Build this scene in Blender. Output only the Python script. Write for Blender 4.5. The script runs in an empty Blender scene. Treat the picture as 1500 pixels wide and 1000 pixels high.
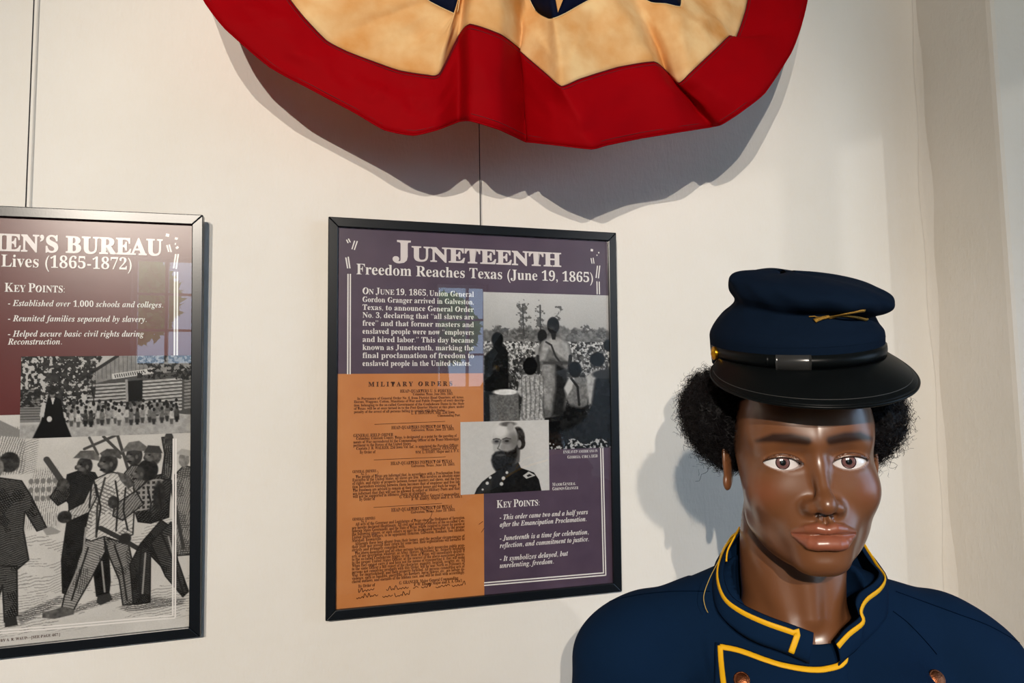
import bpy, bmesh, math, random
import numpy as np
from mathutils import Vector, Matrix
from mathutils.bvhtree import BVHTree

S = bpy.context.scene
COL = S.collection
rnd = random.Random(7)
rng = np.random.default_rng(7)

# ------------------------------------------------------------------ camera
F, D, CZ = 1003.6, 1.15, 1.55
YAW, PITCH, ROLL = .2794, .0765, -.015
fw = np.array([math.sin(YAW) * math.cos(PITCH), math.cos(YAW) * math.cos(PITCH), math.sin(PITCH)])
rt = np.array([math.cos(YAW), -math.sin(YAW), 0.0])
up = np.cross(rt, fw)
c_, s_ = math.cos(ROLL), math.sin(ROLL)
rt, up = c_ * rt + s_ * up, -s_ * rt + c_ * up
CAM = np.array([0, -D, CZ])
cd = bpy.data.cameras.new('camera')
cd.sensor_width = 36
cd.lens = F / 1500 * 36
cd.clip_start = .02
co = bpy.data.objects.new('camera', cd)
COL.objects.link(co)
co.matrix_world = Matrix(((rt[0], up[0], -fw[0], CAM[0]), (rt[1], up[1], -fw[1], CAM[1]),
                          (rt[2], up[2], -fw[2], CAM[2]), (0, 0, 0, 1)))
S.camera = co

# ------------------------------------------------------------------ world, sun, lamps, exposure
S.view_settings.view_transform = 'Standard'
S.view_settings.look = 'None'
S.view_settings.exposure = 0.0
S.view_settings.gamma = 1
S.view_settings.use_curve_mapping = False
w = bpy.data.worlds.new('sky')
S.world = w
w.use_nodes = True
nt = w.node_tree
nt.nodes.clear()
tc = nt.nodes.new('ShaderNodeTexCoord')
sp = nt.nodes.new('ShaderNodeSeparateXYZ')
rp = nt.nodes.new('ShaderNodeValToRGB')
rp.color_ramp.elements[0].position = .45
rp.color_ramp.elements[0].color = (.55, .76, 1, 1)
rp.color_ramp.elements[1].position = .9
rp.color_ramp.elements[1].color = (.36, .60, 1, 1)
mr = nt.nodes.new('ShaderNodeMapRange')
mr.inputs[1].default_value = -1
bg = nt.nodes.new('ShaderNodeBackground')
SKY = 3.3
bg.inputs[1].default_value = SKY
wo = nt.nodes.new('ShaderNodeOutputWorld')
nt.links.new(tc.outputs['Generated'], sp.inputs[0])
nt.links.new(sp.outputs['Z'], mr.inputs[0])
nt.links.new(mr.outputs[0], rp.inputs[0])
nt.links.new(rp.outputs[0], bg.inputs[0])
nt.links.new(bg.outputs[0], wo.inputs[0])

def light(name, kind, loc, aim, energy, color, **kw):
    l = bpy.data.lights.new(name, kind)
    l.energy = energy
    l.color = color
    for k, v in kw.items():
        setattr(l, k, v)
    o = bpy.data.objects.new(name, l)
    COL.objects.link(o)
    o.location = loc
    o.rotation_euler = (Vector(aim) - Vector(loc)).to_track_quat('-Z', 'Y').to_euler()
    return o

SUNDIR = np.array([.545, -.838, .178])
light('sun', 'SUN', (4, -5, 4), tuple(np.array([4, -5, 4]) - SUNDIR), .36, (1, .96, .92), angle=.012)
light('track_spot_light', 'SPOT', (-1.30, -3.6, 2.6), (-.15, 0, 1.32), 305, (1, .897, .775),
      spot_size=math.radians(45), spot_blend=.5, shadow_soft_size=.014)
light('track_spot_light', 'SPOT', (-.72, -3.6, 2.62), (.72, 0, 1.45), 225, (1, .897, .775),
      spot_size=math.radians(45), spot_blend=.5, shadow_soft_size=.014)

# ------------------------------------------------------------------ helpers
def ray(x, y):
    return fw + rt * (x - 750) / F - up * (y - 500) / F

def at(x, y, Y):
    """world point on the plane y = Y seen at photo pixel (x, y)"""
    d = ray(x, y)
    return CAM + d * ((Y + D) / d[1])

def lin(r, g, b):
    f = lambda c: (c / 255 / 12.92) if c / 255 <= .04045 else ((c / 255 + .055) / 1.055) ** 2.4
    return (f(r), f(g), f(b))

def mat(name, col, rough=.5, metal=0, spec=.5, **kw):
    m = bpy.data.materials.new(name)
    m.use_nodes = True
    b = m.node_tree.nodes['Principled BSDF']
    b.inputs['Base Color'].default_value = (*col, 1)
    b.inputs['Roughness'].default_value = rough
    b.inputs['Metallic'].default_value = metal
    b.inputs['Specular IOR Level'].default_value = spec
    for k, v in kw.items():
        b.inputs[k].default_value = v
    return m

def noise_bump(m, scale=50, strength=.3, dist=.001, detail=6, stretch=None, col2=None, cscale=None, fac=.5, rough2=None):
    t = m.node_tree
    b = t.nodes['Principled BSDF']
    tcn = t.nodes.new('ShaderNodeTexCoord')
    n = t.nodes.new('ShaderNodeTexNoise')
    n.inputs['Scale'].default_value = scale
    n.inputs['Detail'].default_value = detail
    src = tcn.outputs['Object']
    if stretch:
        mp = t.nodes.new('ShaderNodeMapping')
        mp.inputs['Scale'].default_value = stretch
        t.links.new(src, mp.inputs[0])
        t.links.new(mp.outputs[0], n.inputs[0])
    else:
        t.links.new(src, n.inputs[0])
    bp = t.nodes.new('ShaderNodeBump')
    bp.inputs['Strength'].default_value = strength
    bp.inputs['Distance'].default_value = dist
    t.links.new(n.outputs[0], bp.inputs['Height'])
    t.links.new(bp.outputs[0], b.inputs['Normal'])
    if col2:
        n2 = t.nodes.new('ShaderNodeTexNoise')
        n2.inputs['Scale'].default_value = cscale or scale
        n2.inputs['Detail'].default_value = 5
        t.links.new(src, n2.inputs[0])
        r = t.nodes.new('ShaderNodeValToRGB')
        r.color_ramp.elements[0].position = .5 - fac / 2
        r.color_ramp.elements[1].position = .5 + fac / 2
        r.color_ramp.elements[0].color = b.inputs['Base Color'].default_value[:]
        r.color_ramp.elements[1].color = (*col2, 1)
        t.links.new(n2.outputs[0], r.inputs[0])
        t.links.new(r.outputs[0], b.inputs['Base Color'])
    return m

def attr_mat(name, rough=.5, spec=.5, noise=0, nscale=300, **kw):
    """base colour from the mesh's print / paint colour layer"""
    m = mat(name, (.5, .5, .5), rough, 0, spec, **kw)
    t = m.node_tree
    a = t.nodes.new('ShaderNodeAttribute')
    a.attribute_name = 'paint'
    t.links.new(a.outputs['Color'], t.nodes['Principled BSDF'].inputs['Base Color'])
    return m

def link_mesh(name, verts, faces, m=None, parent=None, smooth=False, colors=None, mats=None, fmat=None):
    me = bpy.data.meshes.new(name)
    verts = np.asarray(verts, dtype=np.float32)
    if isinstance(faces, np.ndarray):
        k = faces.shape[1]
        me.vertices.add(len(verts))
        me.vertices.foreach_set('co', verts.ravel())
        me.loops.add(faces.size)
        me.loops.foreach_set('vertex_index', faces.astype(np.int32).ravel())
        me.polygons.add(len(faces))
        me.polygons.foreach_set('loop_start', np.arange(0, faces.size, k, dtype=np.int32))
        me.update(calc_edges=True)
    else:
        me.from_pydata([tuple(map(float, v)) for v in verts], [], faces)
    me.validate()
    for mm in (mats or ([m] if m else [])):
        me.materials.append(mm)
    if fmat is not None:
        me.polygons.foreach_set('material_index', np.asarray(fmat, dtype=np.int32))
    if colors is not None:
        ca = me.color_attributes.new('paint', 'FLOAT_COLOR', 'POINT')
        c4 = np.ones((len(verts), 4), np.float32)
        c4[:, :3] = colors
        ca.data.foreach_set('color', c4.ravel())
    if smooth:
        me.polygons.foreach_set('use_smooth', np.ones(len(me.polygons), bool))
    me.update()
    o = bpy.data.objects.new(name, me)
    COL.objects.link(o)
    if parent:
        o.parent = parent
    return o

def empty(name, loc=(0, 0, 0), rot=(0, 0, 0)):
    o = bpy.data.objects.new(name, None)
    COL.objects.link(o)
    o.location = loc
    o.rotation_euler = rot
    o.empty_display_size = .05
    return o

def tag(o, label, cat=None, group=None):
    o['label'] = label
    if cat:
        o['category'] = cat
    if group:
        o['group'] = group
    return o

def box_vf(a, b):
    (x0, y0, z0), (x1, y1, z1) = a, b
    v = [(x0, y0, z0), (x1, y0, z0), (x1, y1, z0), (x0, y1, z0), (x0, y0, z1), (x1, y0, z1), (x1, y1, z1), (x0, y1, z1)]
    return v, [(0, 3, 2, 1), (4, 5, 6, 7), (0, 1, 5, 4), (1, 2, 6, 5), (2, 3, 7, 6), (3, 0, 4, 7)]

def boxes(name, lst, m, parent=None, bevel=0):
    V, Fc = [], []
    for a, b in lst:
        v, f = box_vf(a, b)
        n = len(V)
        V += v
        Fc += [tuple(i + n for i in q) for q in f]
    o = link_mesh(name, V, Fc, m, parent)
    if bevel:
        md = o.modifiers.new('bevel', 'BEVEL')
        md.width = bevel
        md.segments = 2
    return o

def struct(o):
    o['kind'] = 'structure'
    return o

def tube_vf(pts, r, n=8, flat=1.0, nrm=None, caps=True):
    """tube along pts; r scalar or list; flat<1 squashes along the given normals"""
    P = [Vector(p) for p in pts]
    V, Fc = [], []
    m = len(P)
    prev = None
    for i, p in enumerate(P):
        t = (P[min(i + 1, m - 1)] - P[max(i - 1, 0)]).normalized()
        if nrm is not None:
            nn = Vector(nrm[i])
            nn = (nn - t * nn.dot(t)).normalized()
        else:
            nn = prev if prev is not None else Vector((0, 0, 1) if abs(t.z) < .9 else (1, 0, 0))
            nn = (nn - t * nn.dot(t)).normalized()
        prev = nn
        bb = t.cross(nn)
        rr = r[i] if hasattr(r, '__len__') else r
        for k in range(n):
            a = 2 * math.pi * k / n
            V.append(p + bb * (math.cos(a) * rr) + nn * (math.sin(a) * rr * flat))
    for i in range(m - 1):
        for k in range(n):
            a, b = i * n + k, i * n + (k + 1) % n
            Fc.append((a, b, b + n, a + n))
    if caps:
        Fc.append(tuple(range(n))[::-1])
        Fc.append(tuple(range((m - 1) * n, m * n)))
    return V, Fc

def merge(lst):
    V, Fc = [], []
    for v, f in lst:
        n = len(V)
        V += list(v)
        Fc += [tuple(i + n for i in q) for q in f]
    return V, Fc

def catmull(P, n):
    P = np.asarray(P, float)
    t = np.linspace(0, len(P) - 1, n)
    i = np.clip(t.astype(int), 0, len(P) - 2)
    u = (t - i)[:, None]
    g = lambda k: P[np.clip(i + k, 0, len(P) - 1)]
    a, b, c, d = g(-1), g(0), g(1), g(2)
    return .5 * (2 * b + (c - a) * u + (2 * a - 5 * b + 4 * c - d) * u ** 2 + (3 * b - a - 3 * c + d) * u ** 3)

# value noise (numpy)
def vnoise2(x, y, seed=0):
    r = np.random.default_rng(seed).random((64, 64))
    xi, yi = np.floor(x).astype(int), np.floor(y).astype(int)
    u, v = x - xi, y - yi
    u, v = u * u * (3 - 2 * u), v * v * (3 - 2 * v)
    g = lambda a, b: r[(xi + a) % 64, (yi + b) % 64]
    return (g(0, 0) * (1 - u) + g(1, 0) * u) * (1 - v) + (g(0, 1) * (1 - u) + g(1, 1) * u) * v

def fbm(x, y, seed=0, o=4):
    s = 0
    a = .5
    for k in range(o):
        s = s + a * vnoise2(x * 2 ** k, y * 2 ** k, seed + k)
        a *= .5
    return s / (1 - .5 ** o)

def vnoise3(P, seed=0):
    r = np.random.default_rng(seed).random((32, 32, 32))
    i = np.floor(P).astype(int)
    f = P - i
    f = f * f * (3 - 2 * f)
    o = 0
    for a in (0, 1):
        for b in (0, 1):
            for c in (0, 1):
                wgt = (f[:, 0] if a else 1 - f[:, 0]) * (f[:, 1] if b else 1 - f[:, 1]) * (f[:, 2] if c else 1 - f[:, 2])
                o = o + wgt * r[(i[:, 0] + a) % 32, (i[:, 1] + b) % 32, (i[:, 2] + c) % 32]
    return o

# signed distance toolkit -----------------------------------------------------
def ell(p, c, r):
    c = np.asarray(c, np.float32)
    r = np.asarray(r, np.float32)
    q = p - c
    k0 = np.sqrt(((q / r) ** 2).sum(1))
    k1 = np.sqrt(((q / r ** 2) ** 2).sum(1)) + 1e-9
    return k0 * (k0 - 1) / k1

def cap(p, a, b, ra, rb=None):
    rb = ra if rb is None else rb
    a = np.asarray(a, np.float32)
    b = np.asarray(b, np.float32)
    ab = b - a
    t = np.clip(((p - a) @ ab) / (ab @ ab), 0, 1)
    return np.sqrt((((p - a) - t[:, None] * ab) ** 2).sum(1)) - (ra + (rb - ra) * t)

def smin(a, b, k):
    h = np.maximum(k - np.abs(a - b), 0) / k
    return np.minimum(a, b) - h * h * k * .25

def smax(a, b, k):
    return -smin(-a, -b, k)

def chain(p, pts, rs):
    d = None
    for i in range(len(pts) - 1):
        e = cap(p, pts[i], pts[i + 1], rs[i], rs[i + 1])
        d = e if d is None else np.minimum(d, e)
    return d

def sdf_mesh(f, lo, hi, h, flip=False, proj=2):
    """surface nets on a sparse grid"""
    B = 4
    lo = np.asarray(lo, float)
    n = (np.ceil((np.asarray(hi) - lo) / (h * B)).astype(int))
    cx = [lo[i] + (np.arange(n[i]) + .5) * B * h - .5 * h for i in range(3)]
    G = np.stack(np.meshgrid(*cx, indexing='ij'), -1).reshape(-1, 3).astype(np.float32)
    cv = f(G)
    act = np.abs(cv) < B * h * 1.9
    V = np.repeat(np.repeat(np.repeat(cv.reshape(n), B, 0), B, 1), B, 2).astype(np.float32)
    ai = np.argwhere(act.reshape(n))
    off = np.stack(np.meshgrid(*[np.arange(B)] * 3, indexing='ij'), -1).reshape(-1, 3)
    idx = (ai[:, None, :] * B + off[None]).reshape(-1, 3)
    for s0 in range(0, len(idx), 400000):
        ii = idx[s0:s0 + 400000]
        V[ii[:, 0], ii[:, 1], ii[:, 2]] = f((lo + ii * h).astype(np.float32))
    s = V < 0
    N = V.shape
    cnt = np.zeros(tuple(k - 1 for k in N), np.int8)
    for a in (0, 1):
        for b in (0, 1):
            for c in (0, 1):
                cnt += s[a:N[0] - 1 + a, b:N[1] - 1 + b, c:N[2] - 1 + c]
    mixed = (cnt > 0) & (cnt < 8)
    cells = np.argwhere(mixed)
    ids = -np.ones(cnt.shape, np.int64)
    ids[mixed] = np.arange(len(cells))
    acc = np.zeros((len(cells), 3))
    num = np.zeros(len(cells))
    cor = [(a, b, c) for a in (0, 1) for b in (0, 1) for c in (0, 1)]
    for A in cor:
        for ax in range(3):
            if A[ax]:
                continue
            Bc = list(A)
            Bc[ax] = 1
            va = V[cells[:, 0] + A[0], cells[:, 1] + A[1], cells[:, 2] + A[2]]
            vb = V[cells[:, 0] + Bc[0], cells[:, 1] + Bc[1], cells[:, 2] + Bc[2]]
            m = (va < 0) != (vb < 0)
            t = np.where(m, va / np.where(m, va - vb, 1), 0)
            pt = np.tile(np.array(A, float), (len(cells), 1))
            pt[:, ax] = t
            acc[m] += pt[m]
            num[m] += 1
    P = lo + (cells + acc / num[:, None]) * h
    faces = []
    for ax in range(3):
        o1, o2 = [(1, 2), (2, 0), (0, 1)][ax]
        sl0 = [slice(1, N[i] - 1) for i in range(3)]
        sl1 = list(sl0)
        sl0[ax] = slice(0, N[ax] - 1)
        sl1[ax] = slice(1, N[ax])
        ch = s[tuple(sl0)] != s[tuple(sl1)]
        e = np.argwhere(ch)
        for i in range(3):
            if i != ax:
                e[:, i] += 1
        inside = s[e[:, 0], e[:, 1], e[:, 2]]
        q = []
        for d1, d2 in ((-1, -1), (0, -1), (0, 0), (-1, 0)):
            c = e.copy()
            c[:, o1] += d1
            c[:, o2] += d2
            q.append(ids[c[:, 0], c[:, 1], c[:, 2]])
        q = np.stack(q, 1)
        q[~inside] = q[~inside][:, ::-1]
        faces.append(q)
    Fc = np.concatenate(faces)
    Fc = Fc[(Fc >= 0).all(1)]
    if flip:
        Fc = Fc[:, ::-1]
    e = h * .5
    K = np.array([(1, -1, -1), (-1, -1, 1), (-1, 1, -1), (1, 1, 1)], float)
    for _ in range(proj):
        g = sum(k * f((P + k * e).astype(np.float32))[:, None] for k in K) / (4 * e)
        gl = (g ** 2).sum(1, keepdims=True)
        d = f(P.astype(np.float32))[:, None]
        P = P - np.clip(d * g / np.maximum(gl, .2), -h * .6, h * .6)
    return P, Fc

# ------------------------------------------------------------------ materials
M = {}
def plaster(name, c1, c2, strong=1.0):
    m = mat(name, c1, .75, 0, .25)
    t = m.node_tree
    b = t.nodes['Principled BSDF']
    tcn = t.nodes.new('ShaderNodeTexCoord')
    def nz(scale, det, stretch=(1, 1, 1), rot=0):
        mp = t.nodes.new('ShaderNodeMapping')
        mp.inputs['Scale'].default_value = stretch
        mp.inputs['Rotation'].default_value = (0, rot, 0)
        n = t.nodes.new('ShaderNodeTexNoise')
        n.inputs['Scale'].default_value = scale
        n.inputs['Detail'].default_value = det
        t.links.new(tcn.outputs['Object'], mp.inputs[0])
        t.links.new(mp.outputs[0], n.inputs[0])
        return n.outputs[0]
    def math_(op, a, b_):
        n = t.nodes.new('ShaderNodeMath')
        n.operation = op
        for i, x in enumerate((a, b_)):
            if isinstance(x, (int, float)):
                n.inputs[i].default_value = x
            else:
                t.links.new(x, n.inputs[i])
        return n.outputs[0]
    h = math_('ADD', math_('MULTIPLY', nz(230, 3, (1, 1, .35), .15), .30), math_('MULTIPLY', nz(26, 6, (1, 1, .5), .5), .9))
    h = math_('ADD', h, math_('MULTIPLY', nz(5, 4), 2.5))
    h = math_('ADD', h, math_('MULTIPLY', nz(55, 8, (.3, 1, 1), .9), .5))
    bp = t.nodes.new('ShaderNodeBump')
    bp.inputs['Strength'].default_value = min(1, .8 * strong)
    bp.inputs['Distance'].default_value = .0022
    t.links.new(h, bp.inputs['Height'])
    t.links.new(bp.outputs[0], b.inputs['Normal'])
    r = t.nodes.new('ShaderNodeValToRGB')
    r.color_ramp.elements[0].position = .35
    r.color_ramp.elements[1].position = .7
    r.color_ramp.elements[0].color = (*c1, 1)
    r.color_ramp.elements[1].color = (*c2, 1)
    t.links.new(nz(3.5, 7), r.inputs[0])
    t.links.new(r.outputs[0], b.inputs['Base Color'])
    return m

M['wall'] = plaster('cream_plaster', (.80, .765, .70), (.84, .81, .755))
M['wall_rough'] = plaster('trowelled_plaster', (.74, .70, .63), (.78, .74, .68), 2.2)
M['ceiling'] = mat('ceiling_paint', (.42, .41, .40), .8)  # unseen ceiling, darkened so it bounces less light
M['dim_wall'] = noise_bump(mat('low_bounce_taupe_paint', (.36, .34, .32), .8), 40, .2, .002)  # unseen walls get a darker colour to cut bounced light
M['floor'] = noise_bump(mat('floor_boards', (.16, .10, .06), .4), 8, .2, .001, 6, (1, 12, 1), (.22, .14, .08), 6)
M['white'] = mat('white_paint', (.8, .8, .78), .4)
M['frame'] = noise_bump(mat('black_frame', (.006, .008, .011), .26, 0, .4), 400, .1, .0003)
M['cable'] = mat('steel_cable', (.10, .10, .11), .35, .8)
M['skin'] = attr_mat('brown_mannequin_paint', .36, .5, **{'Coat Weight': .45, 'Coat Roughness': .24})
M['wool'] = noise_bump(mat('navy_wool', (.0035, .015, .043), .9, 0, .06), 900, .35, .0004, 4)
M['capwool'] = noise_bump(mat('dark_navy_wool', (.0035, .0095, .023), .9, 0, .06), 900, .35, .0004, 4)
M['piping'] = noise_bump(mat('yellow_piping', lin(240, 180, 20), .55, 0, .3), 500, .5, .0004)
M['leather'] = noise_bump(mat('black_leather', (.0035, .0045, .005), .36, 0, .12), 250, .12, .0004)
M['brass'] = noise_bump(mat('brass', lin(225, 165, 40), .28, 1), 300, .4, .0006)
M['bronze'] = noise_bump(mat('bronze_button', lin(150, 90, 60), .35, 1), 700, .8, .0006)
M['goldwire'] = noise_bump(mat('gold_embroidery', lin(170, 130, 55), .45, .7), 1500, 1.0, .0008)
M['hair'] = mat('black_curly_hair', (.006, .005, .006), .55, 0, .25)
M['thread'] = mat('tan_thread', lin(190, 160, 80), .6)
M['steel'] = mat('grey_steel', (.25, .25, .26), .35, .9)

# ------------------------------------------------------------------ the room
PX0, PD = 1.266, .172              # pilaster edge and depth
XL, XR, YF, ZC = -2.4, 2.6, -3.9, 3.3
struct(boxes('wall_back', [((XL, 0, 0), (XR, .2, ZC))], M['wall']))
# pilaster: rough plaster return, softened arris, front face
pil = boxes('trim_1', [((PX0, -PD, 0), (XR, .01, ZC))], M['wall_rough'], bevel=.010)
struct(pil)
# lime fillet where the return meets the wall
V, Fc = [], []
nz = 90
for i in range(nz + 1):
    z = ZC * i / nz
    w0 = .012 + .004 * math.sin(z * 7.3) + .003 * math.sin(z * 23)
    V += [(PX0 - w0, -.0005, z), (PX0 - w0 * .3, -.004, z), (PX0 + .001, -w0 * 1.2, z)]
    if i:
        a = 3 * i
        Fc += [(a - 3, a, a + 1, a - 2), (a - 2, a + 1, a + 2, a - 1)]
struct(link_mesh('trim_2', V, Fc, M['wall_rough'], None, True))
struct(boxes('floor', [((XL - .2, YF - .2, -.1), (XR + .2, .2, 0))], M['floor']))
struct(boxes('ceiling', [((XL - .2, YF - .2, ZC), (XR + .2, .2, ZC + .1))], M['ceiling']))
struct(boxes('wall_left', [((XL - .2, YF, 0), (XL, 0, ZC))], M['dim_wall']))
# right wall with two tall openings separated by a broad post
def wall_with_holes_x(name, x0, x1, y0, y1, holes):
    """wall in the x = const plane; holes = (ya, yb, za, zb)"""
    L = []
    hs = sorted(holes)
    y = y0
    for ya, yb, za, zb in hs:
        L.append(((x0, y, 0), (x1, ya, ZC)))
        L.append(((x0, ya, 0), (x1, yb, za)))
        L.append(((x0, ya, zb), (x1, yb, ZC)))
        y = yb
    L.append(((x0, y, 0), (x1, y1, ZC)))
    return struct(boxes(name, L, M['wall']))
def wall_with_holes_y(name, y0, y1, x0, x1, holes):
    L = []
    x = x0
    for xa, xb, za, zb in sorted(holes):
        L.append(((x, y0, 0), (xa, y1, ZC)))
        L.append(((xa, y0, 0), (xb, y1, za)))
        L.append(((xa, y0, zb), (xb, y1, ZC)))
        x = xb
    L.append(((x, y0, 0), (x1, y1, ZC)))
    return struct(boxes(name, L, M['dim_wall']))
W1 = (-3.80, -2.765, .9, 2.615)
W2 = (-2.635, -1.20, .9, 2.615)
wall_with_holes_x('wall_right', XR, XR + .15, YF, 0, [(W1[0], W2[1], .9, 2.615)])
struct(boxes('trim_3', [((XR + .10, W1[1], .9), (XR + .145, W2[0], 2.615))], M['white']))
HF = [(-1.17, -.77, 1.60, 2.33), (.86, 1.25, 1.42, 2.21)]
wall_with_holes_y('wall_front', YF - .15, YF, XL, XR, HF)
glassy = bpy.data.materials.new('window_glass')
glassy.use_nodes = True
t_ = glassy.node_tree
t_.nodes.clear()
def thin_glass(t, rough=0.0, ior=1.5, tint=(1, 1, 1)):
    o = t.nodes.new('ShaderNodeOutputMaterial')
    mx = t.nodes.new('ShaderNodeMixShader')
    # two-sided Schlick reflectance for a thin pane
    geo = t.nodes.new('ShaderNodeNewGeometry')
    dt = t.nodes.new('ShaderNodeVectorMath')
    dt.operation = 'DOT_PRODUCT'
    t.links.new(geo.outputs['Incoming'], dt.inputs[0])
    t.links.new(geo.outputs['Normal'], dt.inputs[1])
    last = dt.outputs['Value']
    for op, val in (('ABSOLUTE', None), ('SUBTRACT', 1.0), ('POWER', 5.0), ('MULTIPLY_ADD', None)):
        n = t.nodes.new('ShaderNodeMath')
        n.operation = op
        if op == 'SUBTRACT':
            n.inputs[0].default_value = 1.0
            t.links.new(last, n.inputs[1])
        else:
            t.links.new(last, n.inputs[0])
        if op == 'POWER':
            n.inputs[1].default_value = 5.0
        if op == 'MULTIPLY_ADD':
            r0 = 2 * ((ior - 1) / (ior + 1)) ** 2
            n.inputs[1].default_value = 1 - r0
            n.inputs[2].default_value = r0
        last = n.outputs[0]
    tr = t.nodes.new('ShaderNodeBsdfTransparent')
    tr.inputs[0].default_value = (*tint, 1)
    gl = t.nodes.new('ShaderNodeBsdfGlossy')
    gl.inputs['Roughness'].default_value = rough
    t.links.new(last, mx.inputs[0])
    t.links.new(tr.outputs[0], mx.inputs[1])
    t.links.new(gl.outputs[0], mx.inputs[2])
    t.links.new(mx.outputs[0], o.inputs[0])
thin_glass(t_)
def window_frame_x(name, h):
    ya, yb, za, zb = h
    xs = XR + .105
    e = .012
    L = [((xs, ya, za), (xs + .04, yb, za + e)), ((xs, ya, zb - e), (xs + .04, yb, zb)),
         ((xs, ya, za + e), (xs + .04, ya + e, zb - e)), ((xs, yb - e, za + e), (xs + .04, yb, zb - e))]
    return struct(boxes(name, L, M['white']))
for i, h in enumerate((W1, W2)):
    o = window_frame_x('window_%d' % (i + 1), h)
    g = link_mesh('pane', [(XR + .12, h[0] + .03, h[2] + .03), (XR + .12, h[1] - .03, h[2] + .03),
                           (XR + .12, h[1] - .03, h[3] - .03), (XR + .12, h[0] + .03, h[3] - .03)], [(0, 1, 2, 3)], glassy, o)
for i, (xa, xb, za, zb) in enumerate(HF):
    ys = YF - .10
    e = .022
    L = [((xa, ys, za), (xb, ys + .03, za + e)), ((xa, ys, zb - e), (xb, ys + .03, zb)),
         ((xa, ys, za + e), (xa + e, ys + .03, zb - e)), ((xb - e, ys, za + e), (xb, ys + .03, zb - e))]
    xm = xa + (xb - xa) * (.5 if i == 0 else .62)
    L += [((xm - .01, ys, za + e), (xm + .01, ys + .03, zb - e))]
    for q in (1, 2):
        zm = za + (zb - za) * q / 3
        L += [((xa + e, ys + .002, zm - .008), (xb - e, ys + .028, zm + .008))]
    o = struct(boxes('window_%d' % (i + 3), L, M['white']))
    link_mesh('pane', [(xa + .02, ys + .015, za + .02), (xb - .02, ys + .015, za + .02), (xb - .02, ys + .015, zb - .02),
                       (xa + .02, ys + .015, zb - .02)], [(0, 1, 2, 3)], glassy, o)
# ground and two leafy trees seen through the far windows (only as reflections in the glass)
gm = noise_bump(mat('lawn_green', (.10, .20, .05), .9), 20, .5, .01, 6, None, (.16, .28, .08), 3)
grd = boxes('ground', [((-14, -22, -.4), (14, YF - .2, -.35))], gm)
struct(grd)
leaf = mat('leaf_green', (.38, .72, .22), .6)
nt2 = leaf.node_tree
tr2 = nt2.nodes.new('ShaderNodeBsdfTranslucent')
tr2.inputs[0].default_value = (.45, .80, .25, 1)
mx2 = nt2.nodes.new('ShaderNodeMixShader')
mx2.inputs[0].default_value = .5
nt2.links.new(nt2.nodes['Principled BSDF'].outputs[0], mx2.inputs[1])
nt2.links.new(tr2.outputs[0], mx2.inputs[2])
nt2.links.new(mx2.outputs[0], nt2.nodes['Material Output'].inputs[0])
bark = mat('bark', (.16, .11, .07), .9)
def tree(x, y, z, r, label):
    t = empty('leafy_tree', (x, y, -.35))
    tag(t, label, 'tree', 'trees outside the far windows')
    v, f = tube_vf([(0, 0, 0), (.05, 0, z * .5), (0, 0, z)], [.12, .09, .05], 10)
    link_mesh('trunk', v, f, bark, t, True)
    V, Fc = [], []
    for k in range(2200):
        d = Vector((rnd.gauss(0, 1), rnd.gauss(0, 1), rnd.gauss(0, 1))).normalized() * r * (rnd.random() ** .4)
        p = d + Vector((0, 0, z + .35))
        a = Vector((rnd.gauss(0, 1), rnd.gauss(0, 1), rnd.gauss(0, 1))).normalized() * .10
        b = Vector((rnd.gauss(0, 1), rnd.gauss(0, 1), rnd.gauss(0, 1))).normalized() * .05
        n = len(V)
        V += [p - a, p + b, p + a, p - b]
        Fc.append((n, n + 1, n + 2, n + 3))
    link_mesh('foliage', V, Fc, leaf, t)
tree(1.50, -7.2, 2.05, .42, 'green leafy tree outside the far window nearest the right')
tree(-2.0, -7.4, 2.35, .5, 'green leafy tree outside the far window nearest the left')
# track lamps that carry the two spot lights
def track_lamp(x, label):
    t = empty('track_lamp', (x, -3.63, 2.62))
    tag(t, label, 'lamp', 'track lamps')
    v, f = tube_vf([(0, -.09, .03), (0, -.02, .01)], [.045, .05], 20)
    v2, f2 = tube_vf([(0, -.09, .03), (0, -.13, .045)], [.045, .02], 20)
    v, f = merge([(v, f), (v2, f2)])
    link_mesh('lamp_housing', v, f, M['frame'], t, True)
    v, f = tube_vf([(0, -.06, .05), (0, -.06, ZC - 2.62 - .02)], .008, 8)
    link_mesh('stem', v, f, M['frame'], t, True)
track_lamp(-1.30, 'black track lamp hanging from the ceiling, the left one')
track_lamp(-.72, 'black track lamp hanging from the ceiling, the right one')
tag(boxes('ceiling_track', [((-2.0, -3.71, ZC - .025), (.4, -3.67, ZC))], M['frame']), 'long black lighting track under the ceiling', 'light track')

# ------------------------------------------------------------------ lettering
def mb(s, style):
    o = ''
    for ch in s:
        if 'A' <= ch <= 'Z':
            o += chr({'b': 0x1D400, 'i': 0x1D434, 'bi': 0x1D468}[style] + ord(ch) - 65)
        elif 'a' <= ch <= 'z':
            o += '\u210e' if (style == 'i' and ch == 'h') else chr({'b': 0x1D41A, 'i': 0x1D44E, 'bi': 0x1D482}[style] + ord(ch) - 97)
        elif '0' <= ch <= '9':
            o += chr(0x1D7CE + ord(ch) - 48)
        else:
            o += ch
    return o

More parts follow.
